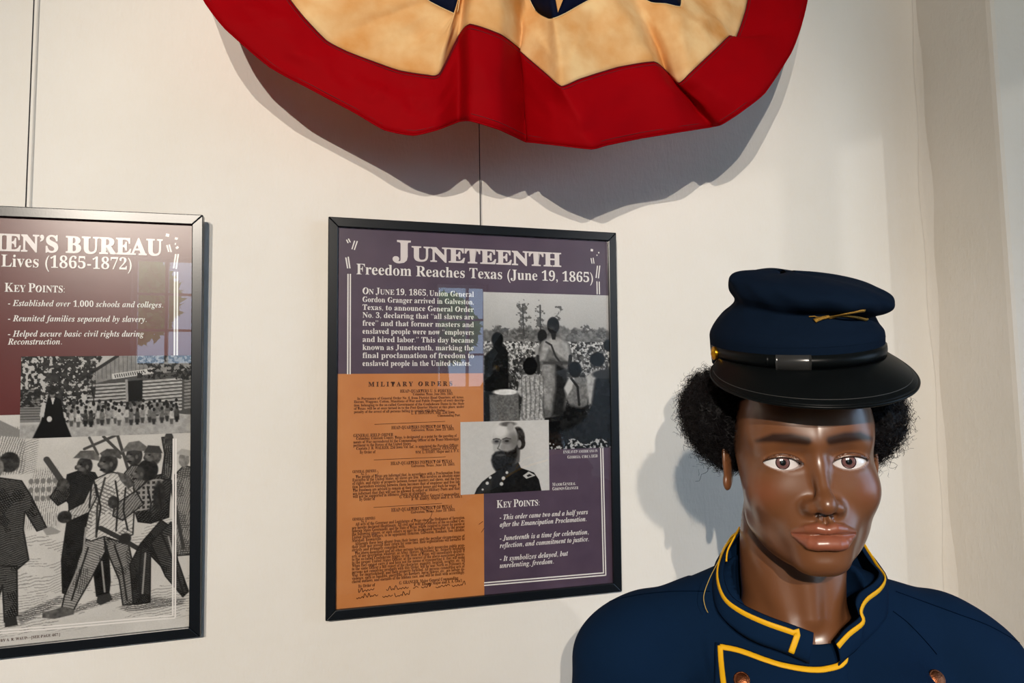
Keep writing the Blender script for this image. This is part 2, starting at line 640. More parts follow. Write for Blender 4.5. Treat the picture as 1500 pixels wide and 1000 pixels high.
_tc = {}
def text_geo(s, style='b', res=2, offset=0.0, spacing=1.0):
    key = (s, style, res, offset, spacing)
    if key in _tc:
        return _tc[key]
    c = bpy.data.curves.new('t', 'FONT')
    c.body = mb(s, style)
    c.size = 1
    c.resolution_u = res
    c.offset = offset
    c.space_character = spacing
    o = bpy.data.objects.new('t', c)
    COL.objects.link(o)
    bpy.context.view_layer.update()
    dg = bpy.context.evaluated_depsgraph_get()
    me = bpy.data.meshes.new_from_object(o.evaluated_get(dg))
    v = np.zeros(len(me.vertices) * 3, np.float32)
    me.vertices.foreach_get('co', v)
    v = v.reshape(-1, 3)[:, :2]
    fs = [tuple(p.vertices) for p in me.polygons]
    bpy.data.objects.remove(o)
    bpy.data.curves.remove(c)
    bpy.data.meshes.remove(me)
    _tc[key] = (v, fs)
    return v, fs

class Lettering:
    def __init__(s):
        s.V, s.F = [], []
    def add(s, v, f):
        n = len(s.V)
        s.V += [tuple(q) for q in v]
        s.F += [tuple(i + n for i in q) for q in f]
    def line(s, segs, u0, u1, v, n, shear=0):
        """segs: [(text, style, capheight)], fitted between u0 and u1 on baseline v"""
        parts = []
        x = 0
        for k, (txt, st, ch, off) in enumerate(segs):
            g, f = text_geo(txt, st, 1 if ch < .012 else 3, off)
            sc = ch / .66
            gg = g * sc
            lead = .22 * sc if k and segs[k - 1][0].endswith(' ') or txt.startswith(' ') else .03 * sc
            if k == 0:
                lead = 0
            mn = gg[:, 0].min()
            parts.append((gg - (mn - x - lead, 0), f))
            x = x + lead + gg[:, 0].max() - mn
        k = (u1 - u0) / x
        for gg, f in parts:
            vv = np.zeros((len(gg), 3))
            vv[:, 0] = u0 + gg[:, 0] * k + gg[:, 1] * shear
            vv[:, 2] = v + gg[:, 1]
            vv[:, 1] = n
            s.add(vv, f)
    def quad(s, pts, n):
        s.add([(p[0], n, p[1]) for p in pts], [tuple(range(len(pts)))])
    def build(s, name, m, parent, stuff=True):
        o = link_mesh(name, s.V, s.F, m, parent)
        if stuff:
            o['kind'] = 'stuff'
        return o
    def build_each(s, name, m, parent):
        """one part per connected piece (used for the big letters and the border lines)"""
        root = list(range(len(s.V)))
        def find(i):
            while root[i] != i:
                root[i] = root[root[i]]
                i = root[i]
            return i
        for f in s.F:
            for k in f[1:]:
                root[find(k)] = find(f[0])
        grp = {}
        for f in s.F:
            grp.setdefault(find(f[0]), []).append(f)
        for fs in grp.values():
            ids = sorted({i for f in fs for i in f})
            mp = {i: k for k, i in enumerate(ids)}
            link_mesh(name, [s.V[i] for i in ids], [tuple(mp[i] for i in f) for f in fs], m, parent)

# ------------------------------------------------------------------ printed pictures (painted in code)
class Canvas:
    def __init__(s, W, H, base=.5):
        s.W, s.H = W, H
        s.x, s.y = np.meshgrid(np.linspace(0, 1, W), np.linspace(0, 1, H))
        s.a = np.full((H, W), float(base)) if np.isscalar(base) else base
        s.asp = W / H
    def put(s, mask, val, tex=0, ts=40, seed=1):
        v = val if not tex else val + tex * (fbm(s.x * ts, s.y * ts / s.asp, seed) - .5) * 2
        s.a = s.a * (1 - mask) + mask * v
    def ell(s, cx, cy, rx, ry, val, soft=.15, ang=0, **k):
        dx, dy = (s.x - cx) * s.asp, s.y - cy
        c, n = math.cos(ang), math.sin(ang)
        X, Y = dx * c + dy * n, -dx * n + dy * c
        d = np.sqrt((X / (rx * s.asp)) ** 2 + (Y / ry) ** 2)
        s.put(np.clip((1 - d) / soft + .5, 0, 1), val, **k)
    def poly(s, pts, val, soft=.004, **k):
        x, y = s.x, s.y
        ins = np.zeros(x.shape, bool)
        dm = np.full(x.shape, 9.0)
        n = len(pts)
        for i in range(n):
            (x0, y0), (x1, y1) = pts[i], pts[(i + 1) % n]
            if y0 != y1:
                ins ^= ((y0 > y) != (y1 > y)) & (x < (x1 - x0) * (y - y0) / (y1 - y0) + x0)
            ex, ey = (x1 - x0) * s.asp, y1 - y0
            L = ex * ex + ey * ey + 1e-12
            t = np.clip(((x - x0) * s.asp * ex + (y - y0) * ey) / L, 0, 1)
            dm = np.minimum(dm, np.hypot((x - x0) * s.asp - t * ex, y - y0 - t * ey))
        sd = np.where(ins, dm, -dm)
        s.put(np.clip(sd / soft + .5, 0, 1), val, **k)
    def stroke(s, pts, wd, val, **k):
        dm = np.full(s.x.shape, 9.0)
        for (x0, y0), (x1, y1) in zip(pts[:-1], pts[1:]):
            ex, ey = (x1 - x0) * s.asp, y1 - y0
            L = ex * ex + ey * ey + 1e-12
            t = np.clip(((s.x - x0) * s.asp * ex + (s.y - y0) * ey) / L, 0, 1)
            dm = np.minimum(dm, np.hypot((s.x - x0) * s.asp - t * ex, s.y - y0 - t * ey))
        s.put(np.clip((wd - dm) / .003 + .5, 0, 1), val, **k)
    def mesh(s, name, parent, m, u0, v0, u1, v1, n, tint=(1, .98, .94), keep=None):
        """u0,v0 top left, u1,v1 bottom right in frame units"""
        a = np.clip(s.a, 0, 1)
        l = np.where(a <= .04045, a / 12.92, ((a + .055) / 1.055) ** 2.4)
        col = l[..., None] * np.array(tint)
        V = np.zeros((s.H, s.W, 3))
        V[..., 0] = u0 + (u1 - u0) * s.x
        V[..., 2] = v0 + (v1 - v0) * s.y
        V[..., 1] = n
        I = np.arange(s.W * s.H).reshape(s.H, s.W)
        q = np.stack([I[:-1, :-1], I[1:, :-1], I[1:, 1:], I[:-1, 1:]], -1)
        if keep is not None:
            q = q[keep[:-1, :-1]]
        return link_mesh(name, V.reshape(-1, 3), q.reshape(-1, 4), m, parent, colors=col.reshape(-1, 3))

def pt(lst, ox, oy, sx, sy):
    return [((x - ox) / sx, (y - oy) / sy) for x, y in lst]

def paint_portrait():
    C = Canvas(200, 160, .80)
    C.put(np.ones_like(C.x), .80, tex=.02, ts=30)
    f = lambda L: pt(L, 48, 88, 452, 365)
    e = lambda cx, cy, rx, ry, v, **k: C.ell((cx - 48) / 452, (cy - 88) / 365, rx / 452, ry / 365, v, **k)
    # coat
    C.poly(f([(108, 470), (128, 425), (155, 392), (200, 360), (245, 335), (330, 300), (350, 330), (420, 358), (445, 395), (462, 470)]), .10, tex=.05, ts=40)
    C.poly(f([(250, 330), (330, 280), (352, 330), (300, 360)]), .16)
    C.poly(f([(120, 460), (160, 400), (210, 380), (190, 470)]), .17, soft=.03)
    # neck, ear side, hair
    C.poly(f([(300, 230), (350, 220), (345, 300), (300, 320)]), .35, soft=.02)
    e(336, 178, 38, 58, .17, soft=.2, tex=.12, ts=60)
    e(352, 205, 24, 32, .14, soft=.2, tex=.1, ts=60)
    # head
    e(272, 168, 62, 74, .74, soft=.12)
    e(262, 215, 52, 62, .70, soft=.15)
    e(300, 200, 34, 60, .58, soft=.6)
    e(345, 208, 11, 20, .58, soft=.4)
    e(318, 190, 20, 40, .46, soft=1.0)
    e(248, 140, 36, 34, .84, soft=.8)
    e(288, 104, 40, 12, .35, soft=.6)
    e(300, 120, 18, 22, .62, soft=.6)
    # eyes, brows, nose
    C.stroke(f([(212, 181), (226, 177), (244, 181)]), .009, .25)
    C.stroke(f([(260, 181), (278, 175), (300, 181)]), .009, .25)
    e(228, 192, 20, 13, .42, soft=.9)
    e(280, 192, 24, 14, .40, soft=.9)
    e(229, 191, 9, 5, .12, soft=.5)
    e(281, 191, 10, 5, .12, soft=.5)
    C.stroke(f([(250, 185), (240, 215), (233, 228), (246, 234)]), .008, .40)
    e(262, 222, 14, 16, .56, soft=.7)
    # beard
    C.poly(f([(205, 262), (222, 245), (250, 238), (285, 246), (318, 235), (335, 215), (334, 262), (322, 300), (300, 335), (262, 350), (225, 345), (208, 318), (200, 288)]), .11, soft=.03, tex=.13, ts=70)
    e(248, 262, 22, 6, .30, soft=.6)
    # buttons, shoulder board
    for x, y, r in ((280, 352, 7), (262, 380, 9), (252, 408, 9), (195, 373, 7), (180, 401, 8), (157, 432, 5)):
        e(x, y, r, r, .82, soft=.3)
    C.poly(f([(362, 372), (392, 352), (428, 374), (380, 388)]), .78)
    C.poly(f([(380, 372), (396, 364), (412, 373), (388, 380)]), .15)
    C.a += .03 * (rng.random(C.a.shape) - .5)
    return C

def paint_field():
    C = Canvas(230, 290, .7)
    f = lambda L: pt(L, 163, 92, 608, 762)
    e = lambda cx, cy, rx, ry, v, **k: C.ell((cx - 163) / 608, (cy - 92) / 762, rx / 608, ry / 762, v, **k)
    # sky
    C.a = .80 - .10 * C.y / .3 + .04 * (fbm(C.x * 5, C.y * 5, 3) - .5)
    # distant tree line
    tl = .245 + .05 * (fbm(C.x * 9, C.x * 0, 5) - .5) - .05 * fbm(C.x * 28, C.x * 0 + 2, 6)
    C.put(np.clip((C.y - tl) / .012, 0, 1), .46, tex=.16, ts=45)
    for cx, cy, rx, ry in ((345, 160, 34, 55), (355, 230, 40, 45), (335, 290, 45, 38), (428, 175, 24, 45), (425, 235, 30, 40), (515, 165, 26, 26),
                           (512, 205, 22, 25), (655, 265, 34, 28), (590, 285, 36, 28), (720, 290, 40, 28), (240, 280, 50, 30)):
        mk = fbm(C.x * 55, C.y * 70, int(cx)) > (.47 + .5 * np.clip(np.hypot((C.x * 608 + 163 - cx) / rx, (C.y * 762 + 92 - cy) / ry) - .5, 0, 1))
        mk &= np.hypot((C.x * 608 + 163 - cx) / rx, (C.y * 762 + 92 - cy) / ry) < 1.25
        C.put(mk.astype(float) * .8, .33)
    C.stroke(f([(345, 150), (350, 300)]), .004, .3)
    C.stroke(f([(428, 150), (430, 300)]), .005, .3)
    # cotton field
    fy = C.y > (328 - 92) / 762
    tex = fbm(C.x * 75, C.y * 90, 21, 3)
    dens = np.clip((C.y - .31) / .35, 0, 1)
    C.put(fy.astype(float), .50 - .30 * dens)
    C.put((fy & (tex > .50 + .16 * dens)).astype(float), .84 - .25 * dens)
    C.put((fy & (fbm(C.x * 60, C.y * 60, 31, 3) < .42)).astype(float) * .8, .16)
    C.put(np.clip((C.y - .72) / .12, 0, 1), .10, tex=.12, ts=40)
    # far left figure
    C.poly(f([(205, 300), (222, 285), (250, 300), (252, 350), (275, 380), (278, 560), (262, 715), (165, 715), (166, 400), (205, 360)]), .10, soft=.01, tex=.05, ts=30)
    e(226, 318, 27, 33, .09, soft=.2)
    # figure behind
    e(437, 300, 23, 32, .17, soft=.2)
    C.poly(f([(398, 360), (430, 338), (450, 345), (440, 470), (415, 470)]), .62, soft=.01)
    # tall standing woman
    C.poly(f([(432, 330), (470, 305), (522, 305), (566, 335), (582, 400), (575, 450), (556, 470), (560, 560), (540, 690), (446, 700), (424, 560), (438, 450), (412, 490), (408, 430), (420, 360)]), .42, soft=.01, tex=.12, ts=35)
    C.poly(f([(440, 330), (475, 308), (520, 308), (560, 335), (572, 400), (560, 430), (520, 400), (470, 360), (445, 420), (424, 420)]), .66, soft=.02, tex=.1, ts=40)
    C.poly(f([(440, 425), (480, 430), (495, 520), (470, 660), (440, 650), (430, 540)]), .56, soft=.02, tex=.12, ts=50)
    C.poly(f([(500, 430), (556, 470), (552, 560), (530, 690), (480, 690), (500, 560)]), .17, soft=.02, tex=.06, ts=50)
    C.stroke(f([(455, 330), (480, 345), (500, 400), (530, 440)]), .006, .25)
    e(490, 248, 30, 42, .16, soft=.15)
    e(484, 262, 12, 8, .27, soft=.8)
    e(490, 232, 24, 14, .12, soft=.4)
    C.stroke(f([(414, 400), (418, 480)]), .010, .22)
    C.stroke(f([(572, 400), (566, 470)]), .012, .2)
    C.poly(f([(438, 424), (560, 424), (562, 440), (438, 440)]), .3, soft=.012)
    C.poly(f([(478, 285), (505, 285), (500, 318), (484, 318)]), .2)
    # small figure with patterned dress and basket
    C.poly(f([(345, 490), (385, 480), (430, 495), (455, 580), (430, 600), (445, 715), (325, 715), (340, 600), (318, 580), (325, 530)]), .66, soft=.01, tex=.25, ts=80)
    C.put(((np.sin(C.x * 190 + 6 * fbm(C.x * 9, C.y * 9, 4)) > .3) & (np.abs(C.x - .37) < .09) & (C.y > .53) & (C.y < .8)).astype(float) * .4, .25)
    e(378, 448, 34, 44, .08, soft=.15)
    C.poly(f([(188, 585), (322, 578), (326, 715), (190, 715)]), .42, soft=.01, tex=.12, ts=90)
    e(262, 572, 58, 14, .86, soft=.3, tex=.1, ts=50)
    # second small figure
    C.poly(f([(560, 510), (590, 500), (640, 505), (662, 560), (650, 640), (620, 660), (570, 650), (548, 600), (538, 560)]), .48, soft=.01, tex=.12, ts=60)
    C.poly(f([(540, 555), (565, 508), (590, 505), (578, 560), (556, 592)]), .76, soft=.01)
    C.stroke(f([(575, 510), (605, 550), (612, 640)]), .008, .20)
    e(594, 465, 32, 40, .10, soft=.2)
    # figures on the right
    C.poly(f([(645, 500), (690, 465), (740, 470), (740, 620), (660, 640)]), .68, soft=.015, tex=.12, ts=50)
    e(706, 415, 38, 36, .09, soft=.15)
    C.poly(f([(690, 520), (720, 470), (775, 470), (775, 860), (620, 860), (640, 760), (670, 650)]), .11, soft=.02, tex=.06, ts=40)
    e(740, 490, 62, 22, .22, soft=.3)
    e(762, 345, 26, 30, .10, soft=.2)
    C.poly(f([(500, 700), (560, 640), (640, 660), (660, 740), (640, 860), (490, 860)]), .12, soft=.03, tex=.1, ts=40)
    mk = (fbm(C.x * 70, C.y * 80, 77, 3) > .56) & (C.y > .955 - .02 * np.sin(C.x * 30))
    C.put(mk.astype(float), .72)
    C.a += .04 * (rng.random(C.a.shape) - .5)
    C.a = .5 + (C.a * .95 - .5) * 1.12
    return C

def paint_cabin():
    C = Canvas(300, 150, .6)
    f = lambda L: pt(L, 92, 662, 694, 345)
    e = lambda cx, cy, rx, ry, v, **k: C.ell((cx - 92) / 694, (cy - 662) / 345, rx / 694, ry / 345, v, **k)
    C.put(np.ones_like(C.x), .74, tex=.04, ts=10)
    C.poly(f([(92, 800), (170, 800), (170, 940), (92, 940)]), .52)
    for k in range(12):
        C.stroke(f([(92, 805 + k * 11), (168, 806 + k * 11)]), .006, .34)
    # gable of boards and roof
    C.poly(f([(330, 760), (465, 662), (760, 662), (790, 700), (790, 740), (450, 765), (360, 800)]), .56, soft=.01, tex=.08, ts=30)
    for k in range(16):
        C.stroke(f([(390 + k * 17, 662 + max(0, 60 - k * 12)), (392 + k * 17, 760)]), .003, .36)
    C.stroke(f([(320, 765), (470, 662)]), .02, .22)
    # log wall
    C.poly(f([(350, 790), (450, 762), (790, 725), (790, 930), (350, 860)]), .34, soft=.01)
    for k in range(10):
        y0 = 790 + k * 15
        C.stroke(f([(355, y0), (505, y0 - 8)]), .011, .70, tex=.1, ts=40)
        C.stroke(f([(578, y0 - 14), (735, y0 - 24)]), .012, .72, tex=.1, ts=40)
        C.stroke(f([(752, y0 - 30), (790, y0 - 34)]), .012, .55, tex=.1, ts=40)
    C.poly(f([(510, 772), (574, 768), (572, 860), (512, 862)]), .10)
    C.poly(f([(502, 766), (512, 765), (516, 862), (506, 862)]), .62)
    # notice board over the door
    C.poly(f([(448, 740), (624, 716), (627, 738), (450, 764)]), .80)
    for k in range(13):
        C.stroke(f([(460 + k * 9, 745 - k * 1.3), (460 + k * 9 + 3, 756 - k * 1.3)]), .006, .22)
    # foliage
    mk = (fbm(C.x * 61, C.y * 31, 9, 5) > .44) & (C.x < .46 - .25 * C.y) & (C.y < .62)
    mk |= (fbm(C.x * 61, C.y * 31, 19, 5) > .5) & (C.x < .42) & (C.y < .95) & (C.x > .15)
    C.put(mk.astype(float) * .9, .17, tex=.14, ts=60)
    mk = (fbm(C.x * 63, C.y * 31, 12, 5) > .5) & (C.x > .66) & (C.y < .22 + .1 * C.x)
    C.put(mk.astype(float) * .9, .13, tex=.1, ts=60)
    # ground
    C.poly(f([(92, 950), (300, 945), (790, 925), (790, 1010), (92, 1010)]), .66, soft=.03, tex=.10, ts=40)
    # crowd
    r = random.Random(3)
    for row, (yy, n) in enumerate(((868, 20), (882, 22), (900, 19))):
        for k in range(n):
            x = 285 + k * (450 / n) + r.uniform(-6, 6) + row * 5
            yb = yy + r.uniform(-8, 8)
            v = r.choice((.28, .45, .58, .68, .74))
            hgt = 50 if row == 2 else 34
            C.poly(f([(x - 9, yb + 10), (x - 5, yb), (x + 5, yb), (x + 9, yb + 10), (x + 11, yb + hgt), (x - 11, yb + hgt)]), v, soft=.015, tex=.12, ts=80)
            C.poly(f([(x - 9, yb + 36), (x + 9, yb + 36), (x + 5, yb + hgt + 10), (x - 5, yb + hgt + 10)]), v * .5, soft=.015)
            e(x, yb - 5, 6.5, 8, .15, soft=.3)
    # woman in a long black dress
    C.poly(f([(140, 1008), (170, 940), (190, 870), (195, 838), (225, 832), (248, 850), (262, 930), (292, 1008)]), .08, soft=.012)
    C.poly(f([(166, 915), (175, 858), (190, 860), (182, 920)]), .75)
    C.poly(f([(208, 838), (224, 838), (216, 870)]), .8)
    e(214, 824, 10, 14, .50, soft=.3)
    e(213, 818, 11, 8, .2, soft=.4)
    e(204, 928, 10, 12, .78, soft=.2)
    C.a += .05 * (rng.random(C.a.shape) - .5)
    C.a = .5 + (C.a * .95 - .5) * 1.15
    return C

def paint_engraving():
    """generic wood-engraving style street scene of men in nineteenth century work clothes"""
    W_, H_ = 400, 470
    C = Canvas(W_, H_, .84)
    # zoom frame: x -120..720 , y 20..880
    OX, OY, SX, SY = -120, 20, 845, 900
    f = lambda L: pt(L, OX, OY, SX, SY)
    e = lambda cx, cy, rx, ry, v, **k: C.ell((cx - OX) / SX, (cy - OY) / SY, rx / SX, ry / SY, v, **k)
    px, py = C.x * SX + OX, C.y * SY + OY
    C.put(np.ones_like(C.x), .85, tex=.04, ts=8)
    def hatch(ang, per, lo, wob=3, seed=0):
        c, s = math.cos(ang), math.sin(ang)
        u = px * c + py * s + wob * (fbm(C.x * 12, C.y * 12, seed) - .5) * 6
        return (np.sin(u * 2 * math.pi / per) > lo)
    def hput(region, ang, per, lo, val, seed=0, amt=.85):
        C.put(region * hatch(ang, per, lo, 3, seed) * amt, val)
    def region(L, soft=.004):
        old = C.a.copy()
        C.a = np.zeros_like(old)
        C.poly(f(L), 1, soft=soft)
        r, C.a = C.a, old
        return r
    # ground strokes
    g = region([(-120, 470), (300, 450), (720, 470), (720, 870), (-120, 880)], .02)
    mk = hatch(1.45, 11, .55, 5, 2) & (fbm(C.x * 7, C.y * 22, 8) > .52)
    C.put(g * mk * .7, .55)
    # cast shadows on the ground
    for L in ([(60, 800), (220, 740), (240, 760), (80, 838)], [(250, 800), (360, 765), (480, 740), (470, 770), (270, 812)], [(440, 812), (560, 780), (700, 800), (690, 820), (480, 830)]):
        r = region(L, .01)
        hput(r, 1.5, 7, -.4, .25, 3)
    # background crowd, buildings
    hput(region([(-120, 60), (80, 70), (80, 250), (-120, 260)], .01), .2, 9, .2, .45, 4)
    C.poly(f([(-120, 30), (-20, 35), (80, 90), (78, 110), (-120, 90)]), .55)
    hput(region([(60, 130), (130, 115), (120, 250), (60, 255)], .01), 1.2, 8, .4, .5, 9)
    hput(region([(120, 240), (200, 235), (210, 470), (90, 470), (100, 300)], .02), .1, 8, .35, .5, 5)
    for k in range(14):
        e(105 + (k % 5) * 22, 285 + (k // 5) * 34, 9, 11, .5, soft=.3)
    for a, b in (((300, 165), (430, 110)), ((372, 118), (440, 190)), ((425, 112), (470, 260)), ((160, 200), (275, 378))):
        C.stroke(f([a, b]), .006 if a[0] > 200 else .012, .28)
    C.stroke(f([(318, 120), (352, 190)]), .005, .3)
    # figure helper: outline + tone + hatch
    def body(L, tone, h=(1.1, 8, .2), seed=0, dark=.12):
        C.poly(f(L), tone, soft=.004, tex=.06, ts=60)
        r = region(L)
        hput(r, h[0], h[1], h[2], max(.05, tone - .32), seed)
        r2 = r * (fbm(C.x * 14, C.y * 14, seed + 7) > .55)
        hput(r2, h[0] + 1.2, h[1] * .9, 0, max(.05, tone - .38), seed + 1)
        C.stroke(f(L + [L[0]]), .0028, dark)
    # distant men at right
    body([(650, 290), (690, 250), (722, 260), (722, 620), (660, 620)], .62, (.3, 9, .3), 11)
    body([(455, 270), (480, 240), (545, 240), (560, 300), (560, 400), (460, 400)], .55, (.6, 8, .1), 12)
    e(492, 200, 32, 42, .22, soft=.15, tex=.1, ts=60)
    C.poly(f([(440, 185), (470, 145), (510, 140), (540, 165), (535, 185), (490, 178)]), .45, tex=.1, ts=60)
    e(565, 205, 34, 40, .35, soft=.15, tex=.2, ts=60)
    C.poly(f([(528, 190), (545, 160), (590, 165), (604, 195)]), .25)
    e(690, 225, 22, 32, .55, soft=.2, tex=.2, ts=60)
    C.poly(f([(655, 200), (680, 180), (722, 190), (722, 215)]), .7)
    C.stroke(f([(640, 330), (690, 590)]), .007, .25)
    # second man, dark coat holding a pole
    body([(238, 265), (285, 250), (340, 262), (360, 300), (340, 420), (310, 470), (250, 460), (245, 380), (225, 350)], .20, (1.2, 7, .1), 13)
    body([(240, 450), (312, 455), (345, 560), (330, 640), (255, 740), (228, 730), (222, 600)], .20, (1.4, 7, .0), 14)
    body([(335, 600), (395, 560), (405, 700), (400, 755), (355, 755)], .15, (1.4, 7, 0), 15)
    C.poly(f([(358, 755), (405, 748), (415, 775), (370, 792), (355, 780)]), .22)
    body([(175, 350), (215, 290), (250, 300), (250, 360), (205, 385)], .36, (.4, 7, .1), 16)
    e(222, 305, 24, 26, .26, soft=.2, tex=.2, ts=70)
    e(302, 232, 30, 36, .20, soft=.15, tex=.15, ts=60)
    C.poly(f([(258, 200), (285, 172), (335, 172), (358, 200), (355, 215), (300, 203)]), .40, tex=.15, ts=60)
    # central man, pale jacket, striding
    body([(235, 740), (262, 680), (285, 600), (310, 530), (380, 520), (385, 580), (330, 690), (285, 770), (270, 800), (225, 790)], .66, (2.0, 9, .3), 17)
    body([(380, 530), (470, 540), (500, 680), (500, 800), (455, 800), (440, 700), (400, 600)], .58, (1.2, 9, .2), 18)
    C.poly(f([(155, 800), (225, 785), (272, 800), (270, 818), (200, 828), (155, 820)]), .38, tex=.15, ts=60)
    body([(338, 290), (400, 262), (455, 275), (490, 310), (495, 400), (490, 520), (440, 545), (380, 520), (330, 535), (300, 520), (318, 430)], .84, (.9, 14, .8), 19)
    body([(338, 292), (300, 380), (245, 408), (255, 448), (320, 420), (350, 360)], .78, (.5, 10, .5), 20)
    e(230, 432, 27, 24, .22, soft=.2, tex=.15, ts=70)
    C.stroke(f([(380, 285), (352, 400), (350, 520)]), .004, .25)
    C.stroke(f([(365, 485), (440, 530), (520, 585)]), .010, .22)
    e(460, 535, 24, 22, .18, soft=.2)
    C.poly(f([(425, 262), (470, 280), (495, 320), (470, 335), (440, 300)]), .35, tex=.2, ts=60)
    e(392, 225, 36, 44, .20, soft=.15, tex=.12, ts=60)
    C.poly(f([(358, 185), (385, 168), (425, 170), (444, 205), (438, 212), (400, 196), (368, 200)]), .32, tex=.15, ts=60)
    # right man in a checked shirt, one arm raised
    body([(480, 640), (520, 560), (600, 470), (640, 500), (650, 600), (640, 700), (560, 610), (560, 800), (495, 800)], .28, (1.3, 7, .0), 21)
    body([(560, 560), (640, 480), (668, 640), (712, 770), (690, 790), (620, 700)], .34, (1.9, 8, .0), 22)
    body([(500, 345), (560, 290), (610, 280), (640, 310), (632, 400), (630, 460), (560, 480), (510, 470), (495, 420)], .30, (.8, 9, .0), 23)
    ck = region([(420, 420), (500, 350), (560, 300), (610, 300), (560, 420), (500, 430), (440, 462)])
    C.put(ck * (np.abs(np.sin(px * .16)) > .8), .62)
    C.put(ck * (np.abs(np.sin(py * .16)) > .8), .62)
    body([(418, 395), (500, 345), (530, 400), (450, 460), (412, 440)], .58, (.6, 10, .2), 24)
    e(412, 385, 20, 26, .24, soft=.2, tex=.15, ts=70)
    body([(600, 130), (642, 128), (642, 240), (636, 310), (600, 300), (612, 200)], .44, (.1, 8, .2), 25)
    e(628, 138, 18, 30, .26, soft=.2, tex=.15, ts=70)
    C.stroke(f([(628, 122), (630, 104)]), .010, .25)
    e(545, 262, 42, 44, .13, soft=.12, tex=.1, ts=70)
    e(512, 275, 20, 28, .28, soft=.3)
    e(592, 370, 24, 60, .18, soft=.3, tex=.1, ts=60)
    for cx, cy, sz, dr in ((302, 232, 1, -1), (392, 225, 1.1, -1), (492, 200, .95, -1), (565, 205, 1, -1), (512, 272, .9, -1)):
        e(cx + dr * 31 * sz, cy + 6, 7 * sz, 9 * sz, .26, soft=.3)
        e(cx + dr * 22 * sz, cy + 2, 9 * sz, 6 * sz, .50, soft=.8)
        e(cx + dr * 12 * sz, cy + 14, 12 * sz, 9 * sz, .42, soft=.9)
        e(cx + dr * 14 * sz, cy - 5, 5 * sz, 3 * sz, .08, soft=.5)
        e(cx + dr * 20 * sz, cy + 25 * sz, 10 * sz, 4 * sz, .10, soft=.5)
        e(cx + dr * -10 * sz, cy + 6, 6 * sz, 9 * sz, .40, soft=.6)
    for L in ([(345, 310), (365, 400), (352, 500)], [(420, 300), (432, 380), (425, 500)], [(460, 330), (452, 420), (470, 500)], [(300, 300), (290, 380)], [(330, 300), (322, 400)],
              [(545, 330), (560, 400), (552, 460)], [(590, 330), (600, 420)], [(525, 560), (515, 700), (525, 790)], [(600, 520), (650, 640), (690, 770)], [(320, 560), (290, 660), (262, 760)], [(420, 560), (450, 650), (470, 780)]):
        C.stroke(f(L), .0035, .14)
    for L in ([(310, 480), (300, 600), (250, 720)], [(372, 620), (385, 740)], [(540, 600), (530, 760)], [(630, 540), (650, 620)]):
        C.stroke(f(L), .0035, .62)
    # man at left seen from behind in a frock coat
    body([(-60, 260), (-20, 262), (70, 280), (105, 340), (165, 470), (130, 480), (85, 400), (80, 470), (102, 590), (60, 625), (0, 620), (-60, 600)], .38, (1.3, 8, .0), 26)
    body([(-60, 600), (60, 610), (66, 800), (20, 820), (10, 680), (-20, 800), (-60, 800)], .40, (1.5, 8, .0), 27)
    C.poly(f([(150, 475), (180, 465), (218, 488), (205, 496), (165, 500)]), .62)
    C.poly(f([(20, 805), (62, 805), (68, 838), (22, 842)]), .20)
    e(25, 205, 38, 40, .20, soft=.15, tex=.15, ts=60)
    e(-20, 225, 26, 36, .5, soft=.2, tex=.2, ts=60)
    C.stroke(f([(-10, 270), (-4, 600)]), .004, .2)
    C.a += .05 * (rng.random(C.a.shape) - .5)
    C.a *= .95
    return C

# ------------------------------------------------------------------ framed posters
LEAN = .0215
class Poster:
    def __init__(s, x0, ztop, wd, ht, rot):
        s.w, s.h = wd, ht
        s.e = empty('framed_poster', (0, 0, 0))
        # local: x right, z up from the lower-left front corner, y into the wall
        R = Matrix.Rotation(-rot, 4, 'Y') @ Matrix.Rotation(LEAN, 4, 'X')
        low = Matrix.Translation(Vector((x0 + math.sin(rot) * ht, -.0184, ztop - ht)))
        s.M = low @ R
        s.e.matrix_world = s.M
        s.Mi = s.M.inverted()
        s.o = s.Mi @ Vector(CAM)
    def uv(s, px, py, n=.006):
        d = s.Mi.to_3x3() @ Vector(ray(px, py))
        t = (n - s.o.y) / d.y
        q = s.o + d * t
        return q.x, q.z

paper_rough = .27
def paper(name, c, c2=None, sc=60):
    m = mat(name, c, paper_rough, 0, .38)
    return noise_bump(m, 700, .12, .0003, 3, None, c2, sc, .6)
M['purple'] = paper('purple_print', lin(78, 64, 80), lin(92, 76, 92), 22)
M['maroon'] = paper('maroon_print', lin(92, 36, 36), lin(102, 44, 43), 22)
M['document'] = paper('aged_document_print', lin(196, 122, 66), lin(214, 146, 90), 12)
M['ink_white'] = mat('white_ink', lin(240, 236, 232), paper_rough, 0, .45)
M['ink_grey'] = mat('pale_grey_ink', lin(226, 218, 216), paper_rough, 0, .45)
M['ink_brown'] = mat('dark_brown_ink', lin(70, 34, 16), paper_rough, 0, .45)
M['ink_faint'] = mat('faded_brown_ink', lin(80, 40, 18), paper_rough, 0, .45)
M['photo'] = attr_mat('photographic_print', paper_rough, .18)
M['backing'] = mat('grey_backing_board', (.35, .33, .30), .8)
pg = bpy.data.materials.new('picture_glass')
pg.use_nodes = True
pg.node_tree.nodes.clear()
thin_glass(pg.node_tree, .008, 1.55)
PN = .006       # paper plane, behind the frame's front

